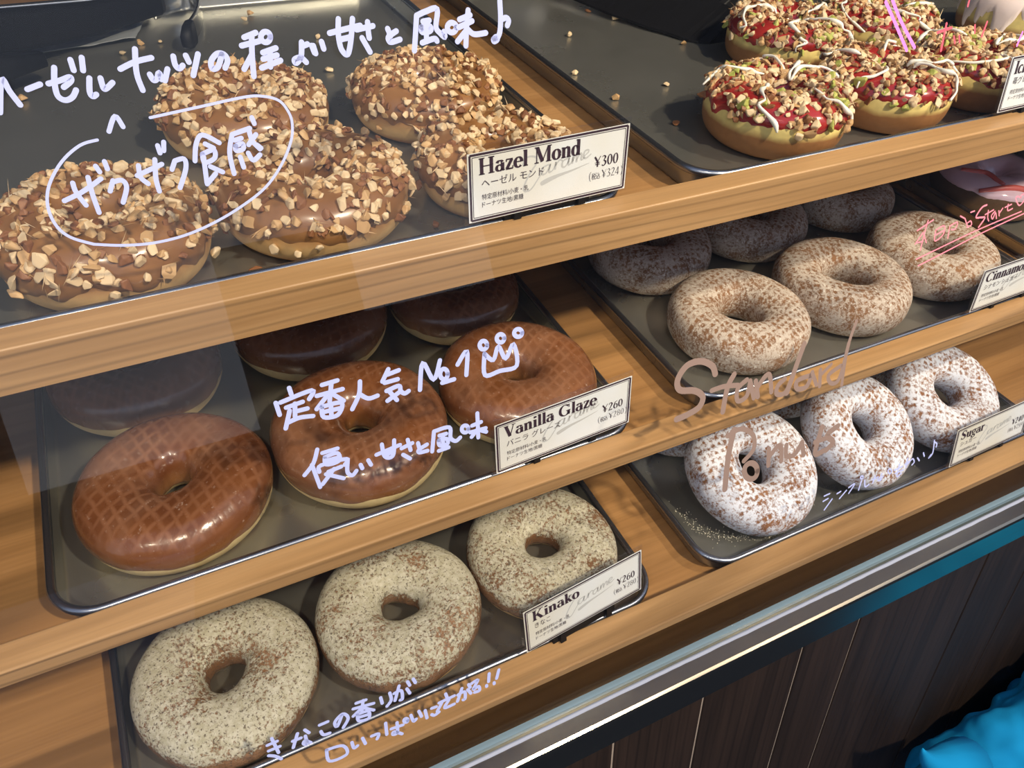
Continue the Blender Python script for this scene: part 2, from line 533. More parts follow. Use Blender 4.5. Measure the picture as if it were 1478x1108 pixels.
# counter front of dark planks
ypan = CAM.y + 0.70 * U
edges = [XL, -0.60, -0.515, -0.37, -0.285, -0.14, -0.055, 0.09, 0.1735, 0.2459, 0.335, 0.3911, 0.5336, 0.607, 0.755, 0.835, 0.98, 1.065, 1.21, XR]
bm = bmesh.new()
for a, b in zip(edges[:-1], edges[1:]):
    add_box(bm, a + 0.0009, b - 0.0009, ypan, ypan + 0.012, 0.0, CAM.z - 1.33 * U)
bevel(bm, 0.0006, 1)
o = obj('counter_front', mesh_from(bm, 'counter_front', M['panel'], False))
tag(o, 'dark stained vertical plank front of the counter below the steel sill', 'counter front', kind='structure')
bm = bmesh.new()
add_box(bm, XL, XR, ypan + 0.0011, ypan + 0.0119, 0.0, CAM.z - 1.33 * U)
tag(obj('backing', mesh_from(bm, 'backing', M['groove'], False), o), 'pale backing in the gaps between planks', None)

# steel sill
def yz(y, z): return (CAM.y + y * U, CAM.z + z * U)
sill = empty('steel_sill', Matrix.Identity(4), 'brushed steel sill along the foot of the glass, above dark planks', 'sill')
prof = [yz(1.05, -1.300), yz(0.676, -1.300), yz(0.671, -1.303), yz(0.669, -1.309), yz(0.668, -1.378), yz(0.674, -1.378), yz(0.68, -1.335), yz(1.05, -1.335)]
bm = bmesh.new()
add_prism_x(bm, prof, XL, XR)
obj('deck', mesh_from(bm, 'deck', M['steel'], False), sill)
bm = bmesh.new()
add_prism_x(bm, [yz(0.7315, -1.2998), yz(0.7315, -1.290), yz(0.7195, -1.290), yz(0.7195, -1.2998)], XL, XR)
tag(obj('gasket', mesh_from(bm, 'gasket', M['gasket'], False), sill), 'blue-grey gasket strip inside the glass', None)
rnd = random.Random(5)
bm = bmesh.new()
N = 420
rows = []
for i in range(N + 1):
    x = XL + (XR - XL) * i / N
    k = 0.8 + 0.35 * noise.noise(Vector((x * 60, 0, 0))) + 0.25 * noise.noise(Vector((x * 210, 3, 0)))
    pr = [(0.7115, -1.2999), (0.7115, -1.2955), (0.7065 + 0.002 * (1 - k), -1.2965), (0.7045 + 0.003 * (1 - k), -1.2999)]
    rows.append([bm.verts.new((x, *yz(*q))) for q in pr])
for i in range(N):
    for j in range(3):
        bm.faces.new((rows[i][j], rows[i][j + 1], rows[i + 1][j + 1], rows[i + 1][j]))
tag(obj('sealant', mesh_from(bm, 'sealant', M['seal']), sill), 'rough white sealant bead along the glass', None)

# ------------------------------------------------------------------ shelves
SHLAB = {1: 'top honey-coloured wooden shelf, carrying the nut and berry donuts', 2: 'middle honey-coloured wooden shelf, carrying the glazed and cinnamon donuts',
         3: 'bottom honey-coloured wooden shelf, carrying the soy flour and sugar donuts'}
RAILP = {1: [(-0.055, 0.0), (-0.0085, 0.0), (-0.0085, -0.085), (-0.04, -0.0655), (-0.055, -0.0655)],
         2: [(-0.056, 0.0), (-0.0085, 0.0), (-0.0085, -0.085), (-0.044, -0.0325), (-0.056, -0.0325)],
         3: [(-0.067, 0.0), (-0.0085, 0.0), (-0.0085, -0.085), (-0.058, -0.022), (-0.067, -0.022)]}
for i in (1, 2, 3):
    sh = empty('wooden_shelf', SM(i, 0, 0, 0), SHLAB[i], 'shelf', 'wooden shelves of the display case')
    bm = bmesh.new()
    add_prism_x(bm, [(y * U, z * U) for y, z in RAILP[i]], XL + 0.002, XR - 0.002)
    ed = [e for e in bm.edges if abs(e.verts[0].co.z - e.verts[1].co.z) < 1e-6 and abs(e.verts[0].co.z) < 1e-6 and abs(e.verts[0].co.x - e.verts[1].co.x) > 1]
    bmesh.ops.bevel(bm, geom=ed, offset=0.0011, segments=3, affect='EDGES', profile=0.5)
    obj('front_rail', mesh_from(bm, 'front_rail', M['rail'], False), sh)
    bm = bmesh.new()
    yb = [-0.0082 * U, 0.235, 0.545]
    for a, b in zip(yb[:-1], yb[1:]):
        add_box(bm, XL + 0.002, XR - 0.002, a, b - 0.0006, BOARD * U - 0.012, BOARD * U)
    obj('shelf_board', mesh_from(bm, 'shelf_board', M['board'], False), sh)

# ------------------------------------------------------------------ trays
def rrect(x0, x1, y0, y1, r, seg=8):
    pts = []
    for cx, cy, a0 in ((x1 - r, y1 - r, 0), (x0 + r, y1 - r, 90), (x0 + r, y0 + r, 180), (x1 - r, y0 + r, 270)):
        for k in range(seg + 1):
            a = math.radians(a0 + 90 * k / seg)
            pts.append((cx + r * math.cos(a), cy + r * math.sin(a)))
    return pts
def tray(i, x0, label, wd=1.0, dp=1.27, y0=-0.0075):
    o = empty('sheet_tray', SM(i, x0 + wd / 2, y0, BOARD), label, 'tray', 'aluminium sheet trays on the shelves')
    hw, d, h = wd / 2 * U, dp * U, 0.048 * U
    bm = bmesh.new()
    def loop(inset, z, r): return [bm.verts.new((x, y, z)) for x, y in rrect(-hw + inset, hw - inset, inset, d - inset, r)]
    th = 0.0009
    L = [loop(0.0030, h - 0.0012, 0.021), loop(0.0048, 0.0035, 0.019), loop(0.0055, 0.0014, 0.0185), loop(0.0075, 0.0002 + th, 0.017)]
    for a, b in zip(L[:-1], L[1:]):
        n = len(a)
        for k in range(n): bm.faces.new((a[k], a[(k + 1) % n], b[(k + 1) % n], b[k]))
    bm.faces.new(L[-1])
    # underside skin
    Q = [loop(0.0022, h - 0.0012, 0.022), loop(0.0040, 0.0034, 0.0198), loop(0.0048, 0.0009, 0.0192), loop(0.0070, 0.0001, 0.0175)]
    for a, b in zip(Q[:-1], Q[1:]):
        n = len(a)
        for k in range(n): bm.faces.new((a[k], b[k], b[(k + 1) % n], a[(k + 1) % n]))
    bm.faces.new(Q[-1][::-1])
    obj('pan', mesh_from(bm, 'pan', M['tray']), o)
    bm = bmesh.new()
    path = [(x, y, h - 0.0020) for x, y in rrect(-hw + 0.0021, hw - 0.0021, 0.0021, d - 0.0021, 0.0225, 10)]
    path = path + path[:2]
    add_tube(bm, path, 0.0024, 8, False)
    tag(obj('rolled_rim', mesh_from(bm, 'rolled_rim', M['tray_rim']), o), None, None)
    return o
tray(1, -0.303, 'sheet tray under the nut-covered caramel donuts, on the top shelf')
tray(1, 0.823, 'sheet tray under the red berry donuts, on the top shelf', 1.05)
tray(1, 1.92, 'sheet tray under the white-iced donut at the far right of the top shelf')
tray(2, -0.298, 'sheet tray under the brown glazed donuts, on the middle shelf')
tray(2, 0.836, 'sheet tray under the cinnamon sugar donuts, on the middle shelf', 1.05)
tray(2, 1.975, 'sheet tray under the pink-iced donuts at the far right of the middle shelf')
tray(3, -0.298, 'sheet tray under the beige powdered donuts, on the bottom shelf')
tray(3, 0.822, 'sheet tray under the white sugared donuts, on the bottom shelf', 1.05)

# ------------------------------------------------------------------ donuts
class Shape:
    def __init__(s, R, hh, hole, seed, flat=0.86, bulge=0.05):
        r = random.Random(seed)
        s.R, s.hh, s.hole = R * U, hh * U, hole
        s.ph = [r.uniform(0, 2 * PI) for _ in range(8)]
        s.am = [r.uniform(0.4, 1.0) for _ in range(8)]
        s.flat, s.seed = flat, seed
    def p(s, th, ph, off=0.0):
        R, hh = s.R, s.hh
        w1 = 1 + 0.012 * s.am[0] * math.sin(2 * th + s.ph[0]) + 0.010 * s.am[1] * math.sin(3 * th + s.ph[1])
        hr = s.hole * (1 + 0.10 * s.am[2] * math.sin(2 * th + s.ph[2]) + 0.08 * s.am[3] * math.sin(3 * th + s.ph[3]))
        a = (1 - hr) / 2 * R * w1
        rc = (1 + hr) / 2 * R * w1
        c, sn = math.cos(ph), math.sin(ph)
        ec = math.copysign(abs(c) ** s.flat, c)
        es = math.copysign(abs(sn) ** s.flat, sn)
        hz = hh * (1 + 0.035 * s.am[4] * math.sin(th + s.ph[4]) + 0.03 * s.am[5] * math.sin(2 * th + s.ph[5]))
        if es < 0: es = -min(1.0, abs(es) * 1.12)
        z = hh + (hz if es > 0 else hh) * es
        r = rc + a * ec
        # soft lumps
        k = 0.010 * R * noise.noise(Vector((math.cos(th) * 2.4 + s.seed * 3.1, math.sin(th) * 2.4, ph * 0.9)))
        nr, nz = ec, es
        l = math.hypot(nr, nz) or 1
        r += (k + off) * nr / l
        z += (k * (1 if es > 0 else 0) + off) * nz / l
        return Vector((r * math.cos(th), r * math.sin(th), max(z, 0.0)))
    def normal(s, th, ph):
        e = 0.01
        a = s.p(th + e, ph) - s.p(th - e, ph)
        b = s.p(th, ph + e) - s.p(th, ph - e)
        return a.cross(b).normalized()

def dough_mesh(sh, m, nt=120, np_=44):
    bm = bmesh.new()
    V = [[bm.verts.new(sh.p(2 * PI * i / nt, 2 * PI * j / np_)) for j in range(np_)] for i in range(nt)]
    for i in range(nt):
        for j in range(np_):
            bm.faces.new((V[i][j], V[(i + 1) % nt][j], V[(i + 1) % nt][(j + 1) % np_], V[i][(j + 1) % np_]))
    return mesh_from(bm, 'dough', m)

def glaze_mesh(sh, m, lo_out, lo_in, amp, thick=0.0009, freq=5, seed=0, nt=180, np_=34):
    """icing shell over the top: from lo_out (below the equator) across the crown into the hole"""
    bm = bmesh.new()
    V = []
    for i in range(nt):
        th = 2 * PI * i / nt
        n = noise.noise(Vector((math.cos(th) * freq * 0.5, math.sin(th) * freq * 0.5, seed * 7.7)))
        n2 = noise.noise(Vector((math.cos(th) * freq * 1.7, math.sin(th) * freq * 1.7, seed * 3.3)))
        a0 = lo_out + amp * (n + 0.5 * n2)
        a1 = lo_in
        row = []
        for j in range(np_ + 1):
            f = j / np_
            ph = a0 + (a1 - a0) * f
            o = thick * min(1.0, (f * np_) / 3.0, (np_ - f * np_) / 3.0) ** 0.6 - 0.0003 * (j in (0, np_))
            row.append(bm.verts.new(sh.p(th, ph, o)))
        V.append(row)
    for i in range(nt):
        for j in range(np_):
            bm.faces.new((V[i][j], V[(i + 1) % nt][j], V[(i + 1) % nt][j + 1], V[i][j + 1]))
    return mesh_from(bm, 'glaze', m)

NUTM = []
for c in range(4):
    row = []
    for k in range(7):
        r = random.Random(100 * c + k)
        bm = bmesh.new()
        lx, ly, lz = r.uniform(0.8, 1.1), r.uniform(0.60, 0.90), r.uniform(0.38, 0.62)
        for q in range(11):
            d = Vector((r.gauss(0, 1), r.gauss(0, 1), r.gauss(0, 1))).normalized()
            bm.verts.new((d.x * lx * 0.5, d.y * ly * 0.5, d.z * lz * 0.5))
        res = bmesh.ops.convex_hull(bm, input=bm.verts[:])
        bmesh.ops.delete(bm, geom=[g for g in res['geom_interior'] if isinstance(g, bmesh.types.BMVert)], context='VERTS')
        bmesh.ops.bevel(bm, geom=bm.edges[:], offset=0.035, segments=1, affect='EDGES', profile=0.5)
        row.append(mesh_from(bm, 'nut_piece', NUTC[c], False))
    NUTM.append(row)

def cover_nuts(root, sh, count, seed, size=(0.0050, 0.0092), green=0.0, ph_lo=-0.1, ph_hi=2.5, dens=None):
    r = random.Random(seed)
    toc = root.matrix_world.inverted() @ CAM
    items = []
    tries = 0
    while len(items) < count and tries < count * 6:
        tries += 1
        th = r.uniform(0, 2 * PI)
        ph = r.uniform(ph_lo, ph_hi)
        if r.random() > (0.35 + 0.65 * (sh.p(th, ph).xy.length / sh.R)): continue
        cl = noise.noise(Vector((math.cos(th) * 2.2, math.sin(th) * 2.2, ph * 1.3 + seed)))
        if cl < -0.34 and r.random() < 0.8: continue
        edge = (ph - ph_lo) / 0.5
        if edge < 1 and r.random() > edge * 0.7 + 0.12: continue
        n = sh.normal(th, ph)
        s = r.uniform(*size) * (1.15 if r.random() < 0.12 else 1.0)
        p = sh.p(th, ph, 0.0009 + s * r.uniform(0.06, 0.24))
        c = 3 if r.random() < green else r.choices((0, 1, 2), (0.46, 0.28, 0.26))[0]
        q = n.to_track_quat('Z', 'Y').to_matrix().to_4x4()
        rot = q @ Matrix.Rotation(r.uniform(0, 2 * PI), 4, 'Z') @ Euler((r.gauss(0, 0.5), r.gauss(0, 0.5), 0)).to_matrix().to_4x4()
        mt = Matrix.Translation(p) @ rot @ Matrix.Scale(s * (1.25 if c == 3 else 1.0), 4)
        vis = n.dot((toc - p).normalized()) * s
        items.append((vis, NUTM[c][r.randrange(7)], mt, c))
    items.sort(key=lambda a: -a[0])
    for vis, me, mt, c in items[:100]:
        o = obj('pistachio_piece' if c == 3 else 'nut_piece', me, root, mt)
    bm = bmesh.new()
    for vis, me, mt, c in items[100:]:
        t2 = me.copy()
        t2.transform(mt)
        n0 = len(bm.faces)
        bm.from_mesh(t2)
        bm.faces.ensure_lookup_table()
        for k in range(n0, len(bm.faces)): bm.faces[k].material_index = c
        bpy.data.meshes.remove(t2)
    if len(bm.faces):
        o = obj('chopped_nuts', mesh_from(bm, 'chopped_nuts', NUTC, False), root)
        o['kind'] = 'stuff'
    else:
        bm.free()

def drizzle(root, sh, seed, n=5, m=None):
    r = random.Random(seed)
    for k in range(n):
        th = 2 * PI * (k + r.uniform(-0.2, 0.2)) / n
        ph = r.uniform(0.15, 0.6)
        dth, dph = r.uniform(-0.10, 0.10), r.uniform(0.16, 0.24)
        pts, rad = [], []
        steps = r.randint(8, 13)
        for q in range(steps):
            pts.append(sh.p(th, ph, 0.0042 + 0.0008 * math.sin(q * 1.3 + k)))
            rad.append(0.0010 * r.choice((0.7, 0.9, 1.0, 1.1, 1.7)) * (0.55 if q in (0, steps - 1) else 1))
            th += dth + r.uniform(-0.14, 0.14)
            ph += dph
            if ph > 2.3: dph = -abs(dph)
        pts = smooth_line([tuple(p) + (w_,) for p, w_ in zip(pts, rad)], 4)
        bm = bmesh.new()
        add_tube(bm, [p[:3] for p in pts], [p[3] for p in pts], 8)
        obj('icing_drizzle', mesh_from(bm, 'icing_drizzle', M['g_white']), root)

def donut_root(i, x, y, label, group, rz=0.0, rx=0.0, ry=0.0, h=PANF):
    return empty('ring_donut', SM(i, x, y, h + 0.0006, rz, rx, ry), label, 'donut', group)

# caramel and nuts
G = 'caramel donuts covered in chopped nuts'
for k, (x, y, R, hh, lab) in enumerate((
        (-0.076, 0.150, 0.136, 0.049, 'nut-covered caramel donut at the left end of the front row, cut by the photo edge'),
        (0.222, 0.170, 0.143, 0.047, 'nut-covered caramel donut in the middle of the front row, under the written oval'),
        (0.184, 0.487, 0.143, 0.047, 'nut-covered caramel donut in the back row, left, beside the bare tray'),
        (0.518, 0.458, 0.140, 0.046, 'nut-covered caramel donut in the back row, right, beside the tray edge'),
        (0.524, 0.156, 0.129, 0.046, 'nut-covered caramel donut partly hidden behind the Hazel Mond price card'))):
    root = donut_root(1, x, y, lab, G, rz=k * 1.3)
    sh = Shape(R, hh, 0.27, 11 + k)
    obj('dough', dough_mesh(sh, M['d_hazel']), root)
    obj('glaze', glaze_mesh(sh, M['g_caramel'], -0.12, 3.3, 0.30, 0.0012, 5, k), root)
    cover_nuts(root, sh, 470, 40 + k, ph_lo=-0.25, ph_hi=2.7)

# red berry, nuts and white drizzle
G = 'red berry donuts with nuts and white drizzle'
for k, (x, y, R, hh, lab) in enumerate((
        (1.124, 0.160, 0.138, 0.050, 'red berry donut with nuts at the front left of its tray, nearest the bare tray'),
        (1.418, 0.166, 0.134, 0.050, 'red berry donut with nuts in the middle of the front row'),
        (1.425, 0.478, 0.138, 0.050, 'red berry donut with nuts in the back row, beside the black tongs'),
        (1.715, 0.476, 0.132, 0.049, 'red berry donut with nuts in the back row, right, behind two magenta strokes'),
        (1.705, 0.168, 0.132, 0.050, 'red berry donut with nuts at the right end, partly behind a price card'))):
    root = donut_root(1, x, y, lab, G, rz=k * 2.1)
    sh = Shape(R, hh, 0.24, 31 + k, flat=0.80)
    obj('dough', dough_mesh(sh, M['d_berry']), root)
    obj('glaze', glaze_mesh(sh, M['g_berry'], 0.22, 3.2, 0.28, 0.0014, 6, k + 20), root)
    cover_nuts(root, sh, 540, 70 + k, size=(0.0050, 0.0092), green=0.085, ph_lo=0.10, ph_hi=2.6)
    drizzle(root, sh, 5 + k)

# vanilla glaze
G = 'brown glazed donuts'
for k, (x, y, R, hh, lab) in enumerate((
        (-0.097, 0.171, 0.151, 0.050, 'brown glazed donut at the front left corner of its tray'),
        (0.218, 0.177, 0.155, 0.053, 'brown glazed donut in the middle of the front row, under white handwriting'),
        (0.533, 0.183, 0.150, 0.052, 'brown glazed donut at the front right, behind the Vanilla Glaze price card'),
        (-0.118, 0.497, 0.152, 0.051, 'brown glazed donut in the back row, left, half hidden under the top shelf rail'),
        (0.220, 0.522, 0.159, 0.053, 'brown glazed donut in the back row, middle, mostly hidden by the top shelf rail'),
        (0.532, 0.500, 0.144, 0.047, 'brown glazed donut in the back row, right, mostly hidden by the top shelf rail'))):
    root = donut_root(2, x, y, lab, G, rz=(0.5, 0.2, 0.35, 1.0, 0.1, 0.7)[k])
    sh = Shape(R, hh, 0.19, 51 + k, flat=0.84)
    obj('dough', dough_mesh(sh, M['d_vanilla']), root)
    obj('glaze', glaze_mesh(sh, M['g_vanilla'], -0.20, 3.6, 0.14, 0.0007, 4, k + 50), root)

# cinnamon sugar
G = 'cinnamon sugar donuts'
for k, (x, y, R, hh, lab) in enumerate((
        (1.066, 0.178, 0.153, 0.048, 'cinnamon sugar donut at the front left of its tray, nearest the tray corner'),
        (1.374, 0.187, 0.154, 0.051, 'cinnamon sugar donut in the middle of the front row'),
        (1.682, 0.198, 0.152, 0.051, 'cinnamon sugar donut at the front right, beside the Cinnamon price card'),
        (1.042, 0.492, 0.152, 0.050, 'cinnamon sugar donut in the back row, left, under the top shelf rail'),
        (1.356, 0.507, 0.151, 0.048, 'cinnamon sugar donut in the back row, middle, mostly hidden by the top shelf rail'),
        (1.685, 0.527, 0.149, 0.048, 'cinnamon sugar donut in the back row, right, mostly hidden by the top shelf rail'))):
    o = obj('ring_donut', dough_mesh(Shape(R, hh, 0.29, 71 + k), M['cinnamon'], 140, 52), None, SM(2, x, y, PANF + 0.0006, 0.3 + k * 0.9))
    tag(o, lab, 'donut', G)

# soy flour
G = 'beige powdered soy flour donuts'
for k, (x, y, R, hh, lab) in enumerate((
        (-0.113, 0.167, 0.154, 0.048, 'beige powdered donut at the lower left, nearest the tray corner'),
        (0.207, 0.166, 0.153, 0.049, 'beige powdered donut in the middle of the bottom left tray'),
        (0.522, 0.178, 0.153, 0.048, 'beige powdered donut behind the Kinako price card'))):
    root = donut_root(3, x, y, lab, G, rz=(2.2, 0.4, 4.1)[k])
    sh = Shape(R, hh, 0.23, 91 + k, flat=0.82)
    obj('dough', dough_mesh(sh, M['d_kinako']), root)
    obj('glaze', glaze_mesh(sh, M['kinako'], -0.28, 3.5, 0.22, 0.0011, 5, k + 70, 200, 44), root)

# white sugar: front row leans on the back row
G = 'white sugared donuts'
def leaning(x, y, R, hh, a, b, k, lab):
    sh = Shape(R, hh, 0.25, 111 + k)
    me = dough_mesh(sh, M['sugar'], 140, 52)
    rot = Matrix.Rotation(a, 4, 'X') @ Matrix.Rotation(b, 4, 'Y') @ Matrix.Rotation(0.4 + k * 0.5, 4, 'Z')
    zmin = min((rot @ v.co).z for v in me.vertices)
    cen = rot @ Vector((0, 0, sh.hh))
    mt = (Matrix.Translation(S(3, x, y, PANF)) @ Matrix.Rotation(TILT, 4, 'X') @ Matrix.Translation((-cen.x, -cen.y, -zmin + 0.0002)) @ rot)
    tag(obj('ring_donut', me, None, mt), lab, 'donut', G)
for k, a in enumerate((
        (1.041, 0.155, 0.152, 0.050, math.radians(21), 0.0, 'white sugared donut propped up at the front left, under the brown writing'),
        (1.349, 0.143, 0.145, 0.050, math.radians(29), 0.12, 'white sugared donut propped up in the middle of its tray'),
        (1.644, 0.149, 0.146, 0.050, math.radians(25), 0.0, 'white sugared donut propped up at the right, behind the Sugar price card'),
        (1.030, 0.425, 0.146, 0.040, 0, 0, 'white sugared donut lying flat behind the front left one, only its left edge showing'),
        (1.345, 0.430, 0.146, 0.040, 0, 0, 'white sugared donut lying flat behind the gap between the left and middle ones'),
        (1.655, 0.428, 0.146, 0.040, 0, 0, 'white sugared donut lying flat behind the right-hand propped one'))):
    leaning(*a[:6], k, a[6])

# pink-iced chocolate donuts, far right of the middle shelf
G = 'pink-iced chocolate donuts'
for k, (x, y, lab) in enumerate(((2.150, 0.405, 'chocolate donut with shiny lilac pink icing and a coral swirl, far right'),
                                 (2.40, 0.70, 'chocolate donut with pink icing, mostly out of view behind the first pink one'))):
    root = donut_root(2, x, y, lab, G, rz=0.2 + k)
    sh = Shape(0.156, 0.050, 0.16, 131 + k)
    obj('dough', dough_mesh(sh, M['d_choc']), root)
    obj('glaze', glaze_mesh(sh, M['g_pink'], 0.42, 3.4, 0.10, 0.0016, 8, k + 90), root)
    for q, (t0, t1) in enumerate(((3.55, 4.75), (2.9, 3.95))):
        bm = bmesh.new()
        pts = []
        for s_ in range(22):
            f = s_ / 21
            th = t0 + (t1 - t0) * f - 0.2
            ph = 0.62 + 0.5 * math.sin(f * PI) + 0.62 * q
            pts.append(sh.p(th, ph, 0.0016))
        add_tube(bm, pts, [0.0018 + 0.0012 * math.sin(PI * s_ / 21) for s_ in range(22)], 10)
        tag(obj('icing_swirl', mesh_from(bm, 'icing_swirl', M['g_swirl']), root), 'coral red icing swirl', None)

root = donut_root(1, 2.150, 0.400, 'donut with dripping pale pink icing at the upper right corner', None)
sh = Shape(0.150, 0.062, 0.2, 141, flat=0.72)
obj('dough', dough_mesh(sh, M['d_berry']), root)
obj('glaze', glaze_mesh(sh, M['g_milk'], 0.05, 3.2, 0.75, 0.0016, 9, 3), root)

# ------------------------------------------------------------------ loose crumbs
CR = [(1, 0.383, 0.084, 'brown and cream nut crumb on the tray just left of the Hazel Mond price card', 2, 1.1),
      (1, 0.100, 0.055, 'dark nut crumb on the tray between the two front caramel nut donuts', 2, 1.6),
      (1, -0.178, 0.800, 'golden nut crumb on the bare tray below the black tongs handle', 1, 1.3),
      (1, 0.020, 0.985, 'nut crumb on the tray at the lower edge of the black tongs handle', 0, 1.2),
      (1, 0.062, 1.040, 'nut crumb on the tray beside the steel tongs spring, left', 1, 1.2),
      (1, 0.100, 1.030, 'small nut crumb on the tray beside the steel tongs spring, right', 0, 0.9),
      (1, 0.307, 1.130, 'nut crumb on the bare tray right of the tongs spring, near the top', 0, 1.1),
      (1, 0.330, 1.165, 'nut crumb on the bare tray at the top edge of the photo', 1, 1.3),
      (1, 0.408, 0.750, 'nut crumb on the bare tray behind the two back caramel nut donuts', 0, 1.3),
      (1, 0.440, 0.960, 'pale nut crumb near the right rim of the nut donut tray, at the back', 0, 1.1),
      (1, 1.018, 0.787, 'round cream crumb on the bare berry tray, left of the black tongs', 0, 1.2),
      (1, 1.160, 0.930, 'red-stained crumb on the berry tray, near the top of the photo', 2, 1.0),
      (1, 1.196, 0.860, 'large cream crumb with a red end on the berry tray, beside the black tongs', 0, 1.7),
      (1, 1.262, 0.640, 'cream crumb on the berry tray under the tip of the black tongs', 1, 1.3),
      (1, 0.911, 0.564, 'white crumb beside the left rim of the berry tray', 0, 1.0),
      (1, 0.923, 0.411, 'cream nut crumb beside the left rim of the berry tray, nearer the price card', 1, 1.3),
      (1, 0.973, 0.263, 'dark red crumb on the berry tray, left of the front left berry donut', 2, 1.2),
      (1, 1.070, 0.438, 'flat pale crumb on the berry tray behind the front left berry donut', 0, 1.0)]
rnd = random.Random(77)
for i, x, y, lab, c, s in CR:
    sz = 0.0068 * s
    mt = SM(i, x, y, PANF + sz / U * 0.16, rnd.uniform(0, 6)) @ Matrix.Scale(sz, 4)
    tag(obj('nut_crumb', NUTM[c][rnd.randrange(7)], None, mt), lab, 'crumb', 'nut crumbs fallen on the top shelf trays')
bm = bmesh.new()
for k in range(330):
    # sugar spilled along the tray rim
    f = rnd.random()
    x = 0.868 + 0.16 * f ** 2 + abs(rnd.gauss(0, 0.016))
    y = 0.19 - 0.17 * f ** 0.5 + abs(rnd.gauss(0, 0.014))
    if rnd.random() < 0.25:
        x, y = rnd.uniform(0.88, 1.85), rnd.uniform(0.035, 0.10)
    p = S(3, x, y, PANF + 0.0012)
    r_ = rnd.uniform(0.00018, 0.00042)
    bmesh.ops.create_icosphere(bm, subdivisions=1, radius=r_, matrix=Matrix.Translation(p))
tag(obj('spilled_sugar', mesh_from(bm, 'spilled_sugar', plain('sugar_grain', (0.8, 0.77, 0.62), 0.7))), 'spilled sugar grains along the rim of the white sugared donut tray', 'sugar', kind='stuff')

# ------------------------------------------------------------------ tongs and reflection sheet
def bar_mesh(path, wid, thk, m, name, seg=10):
    """strap: flat section swept along a path, wid along local side, thk along the other"""
    bm = bmesh.new()
    P = [Vector(p) for p in path]
    rings = []
    for i, p in enumerate(P):
        t_ = (P[min(i + 1, len(P) - 1)] - P[max(i - 1, 0)]).normalized()
        side = Vector((0, 0, 1))
        nrm = side.cross(t_).normalized()
        w_ = wid[i] if isinstance(wid, list) else wid
        h_ = thk[i] if isinstance(thk, list) else thk
        ring = []
        for k in range(seg):
            a = 2 * PI * k / seg
            ca, sa = math.cos(a), math.sin(a)
            ca = math.copysign(abs(ca) ** 0.45, ca)
            sa = math.copysign(abs(sa) ** 0.45, sa)
            ring.append(bm.verts.new(p + side * (w_ / 2 * ca) + nrm * (h_ / 2 * sa)))
        rings.append(ring)
    for i in range(len(rings) - 1):
        for k in range(seg):
            bm.faces.new((rings[i][k], rings[i][(k + 1) % seg], rings[i + 1][(k + 1) % seg], rings[i + 1][k]))
    bm.faces.new(rings[0][::-1])
    bm.faces.new(rings[-1])
    bmesh.ops.recalc_face_normals(bm, faces=bm.faces)
    return mesh_from(bm, name, m)

tg = empty('serving_tongs', SM(1, 0, 0, PANF), 'black-handled steel tongs lying on the tray behind the nut donuts, upper left', 'tongs', None)
def T(x, y, z=0.0): return (x * U, y * U, z * U)
g = bar_mesh([T(-0.60, 0.66, 0.15), T(-0.38, 0.80, 0.125), T(-0.20, 0.93, 0.085), T(-0.02, 1.05, 0.060), T(0.12, 1.165, 0.046), T(0.135, 1.176, 0.045)],
             [0.088 * U, 0.088 * U, 0.085 * U, 0.066 * U, 0.052 * U, 0.040 * U], [0.05 * U, 0.055 * U, 0.05 * U, 0.04 * U, 0.035 * U, 0.02 * U], M['black'], 'grip')
obj('grip', g, tg)
g = bar_mesh([T(-0.60, 0.54, 0.11), T(-0.38, 0.70, 0.095), T(-0.20, 0.82, 0.058), T(-0.13, 0.88, 0.046)],
             [0.045 * U] * 3 + [0.03 * U], [0.05 * U, 0.05 * U, 0.05 * U, 0.03 * U], M['black'], 'grip')
obj('grip', g, tg)
sp = smooth_line([T(0.11, 1.158, 0.036), T(0.165, 1.20, 0.036), T(0.205, 1.195, 0.036), T(0.215, 1.15, 0.034), T(0.195, 1.06, 0.032), T(0.165, 0.985, 0.03)], 6)
obj('spring', bar_mesh(sp, 0.050 * U, 0.006 * U, M['chrome'], 'spring'), tg)
g = bar_mesh([T(0.17, 0.995, 0.030), T(0.158, 0.965, 0.029), T(0.15, 0.945, 0.028)], [0.052 * U, 0.05 * U, 0.03 * U], [0.022 * U] * 3, M['black'], 'end_cap')
obj('end_cap', g, tg)

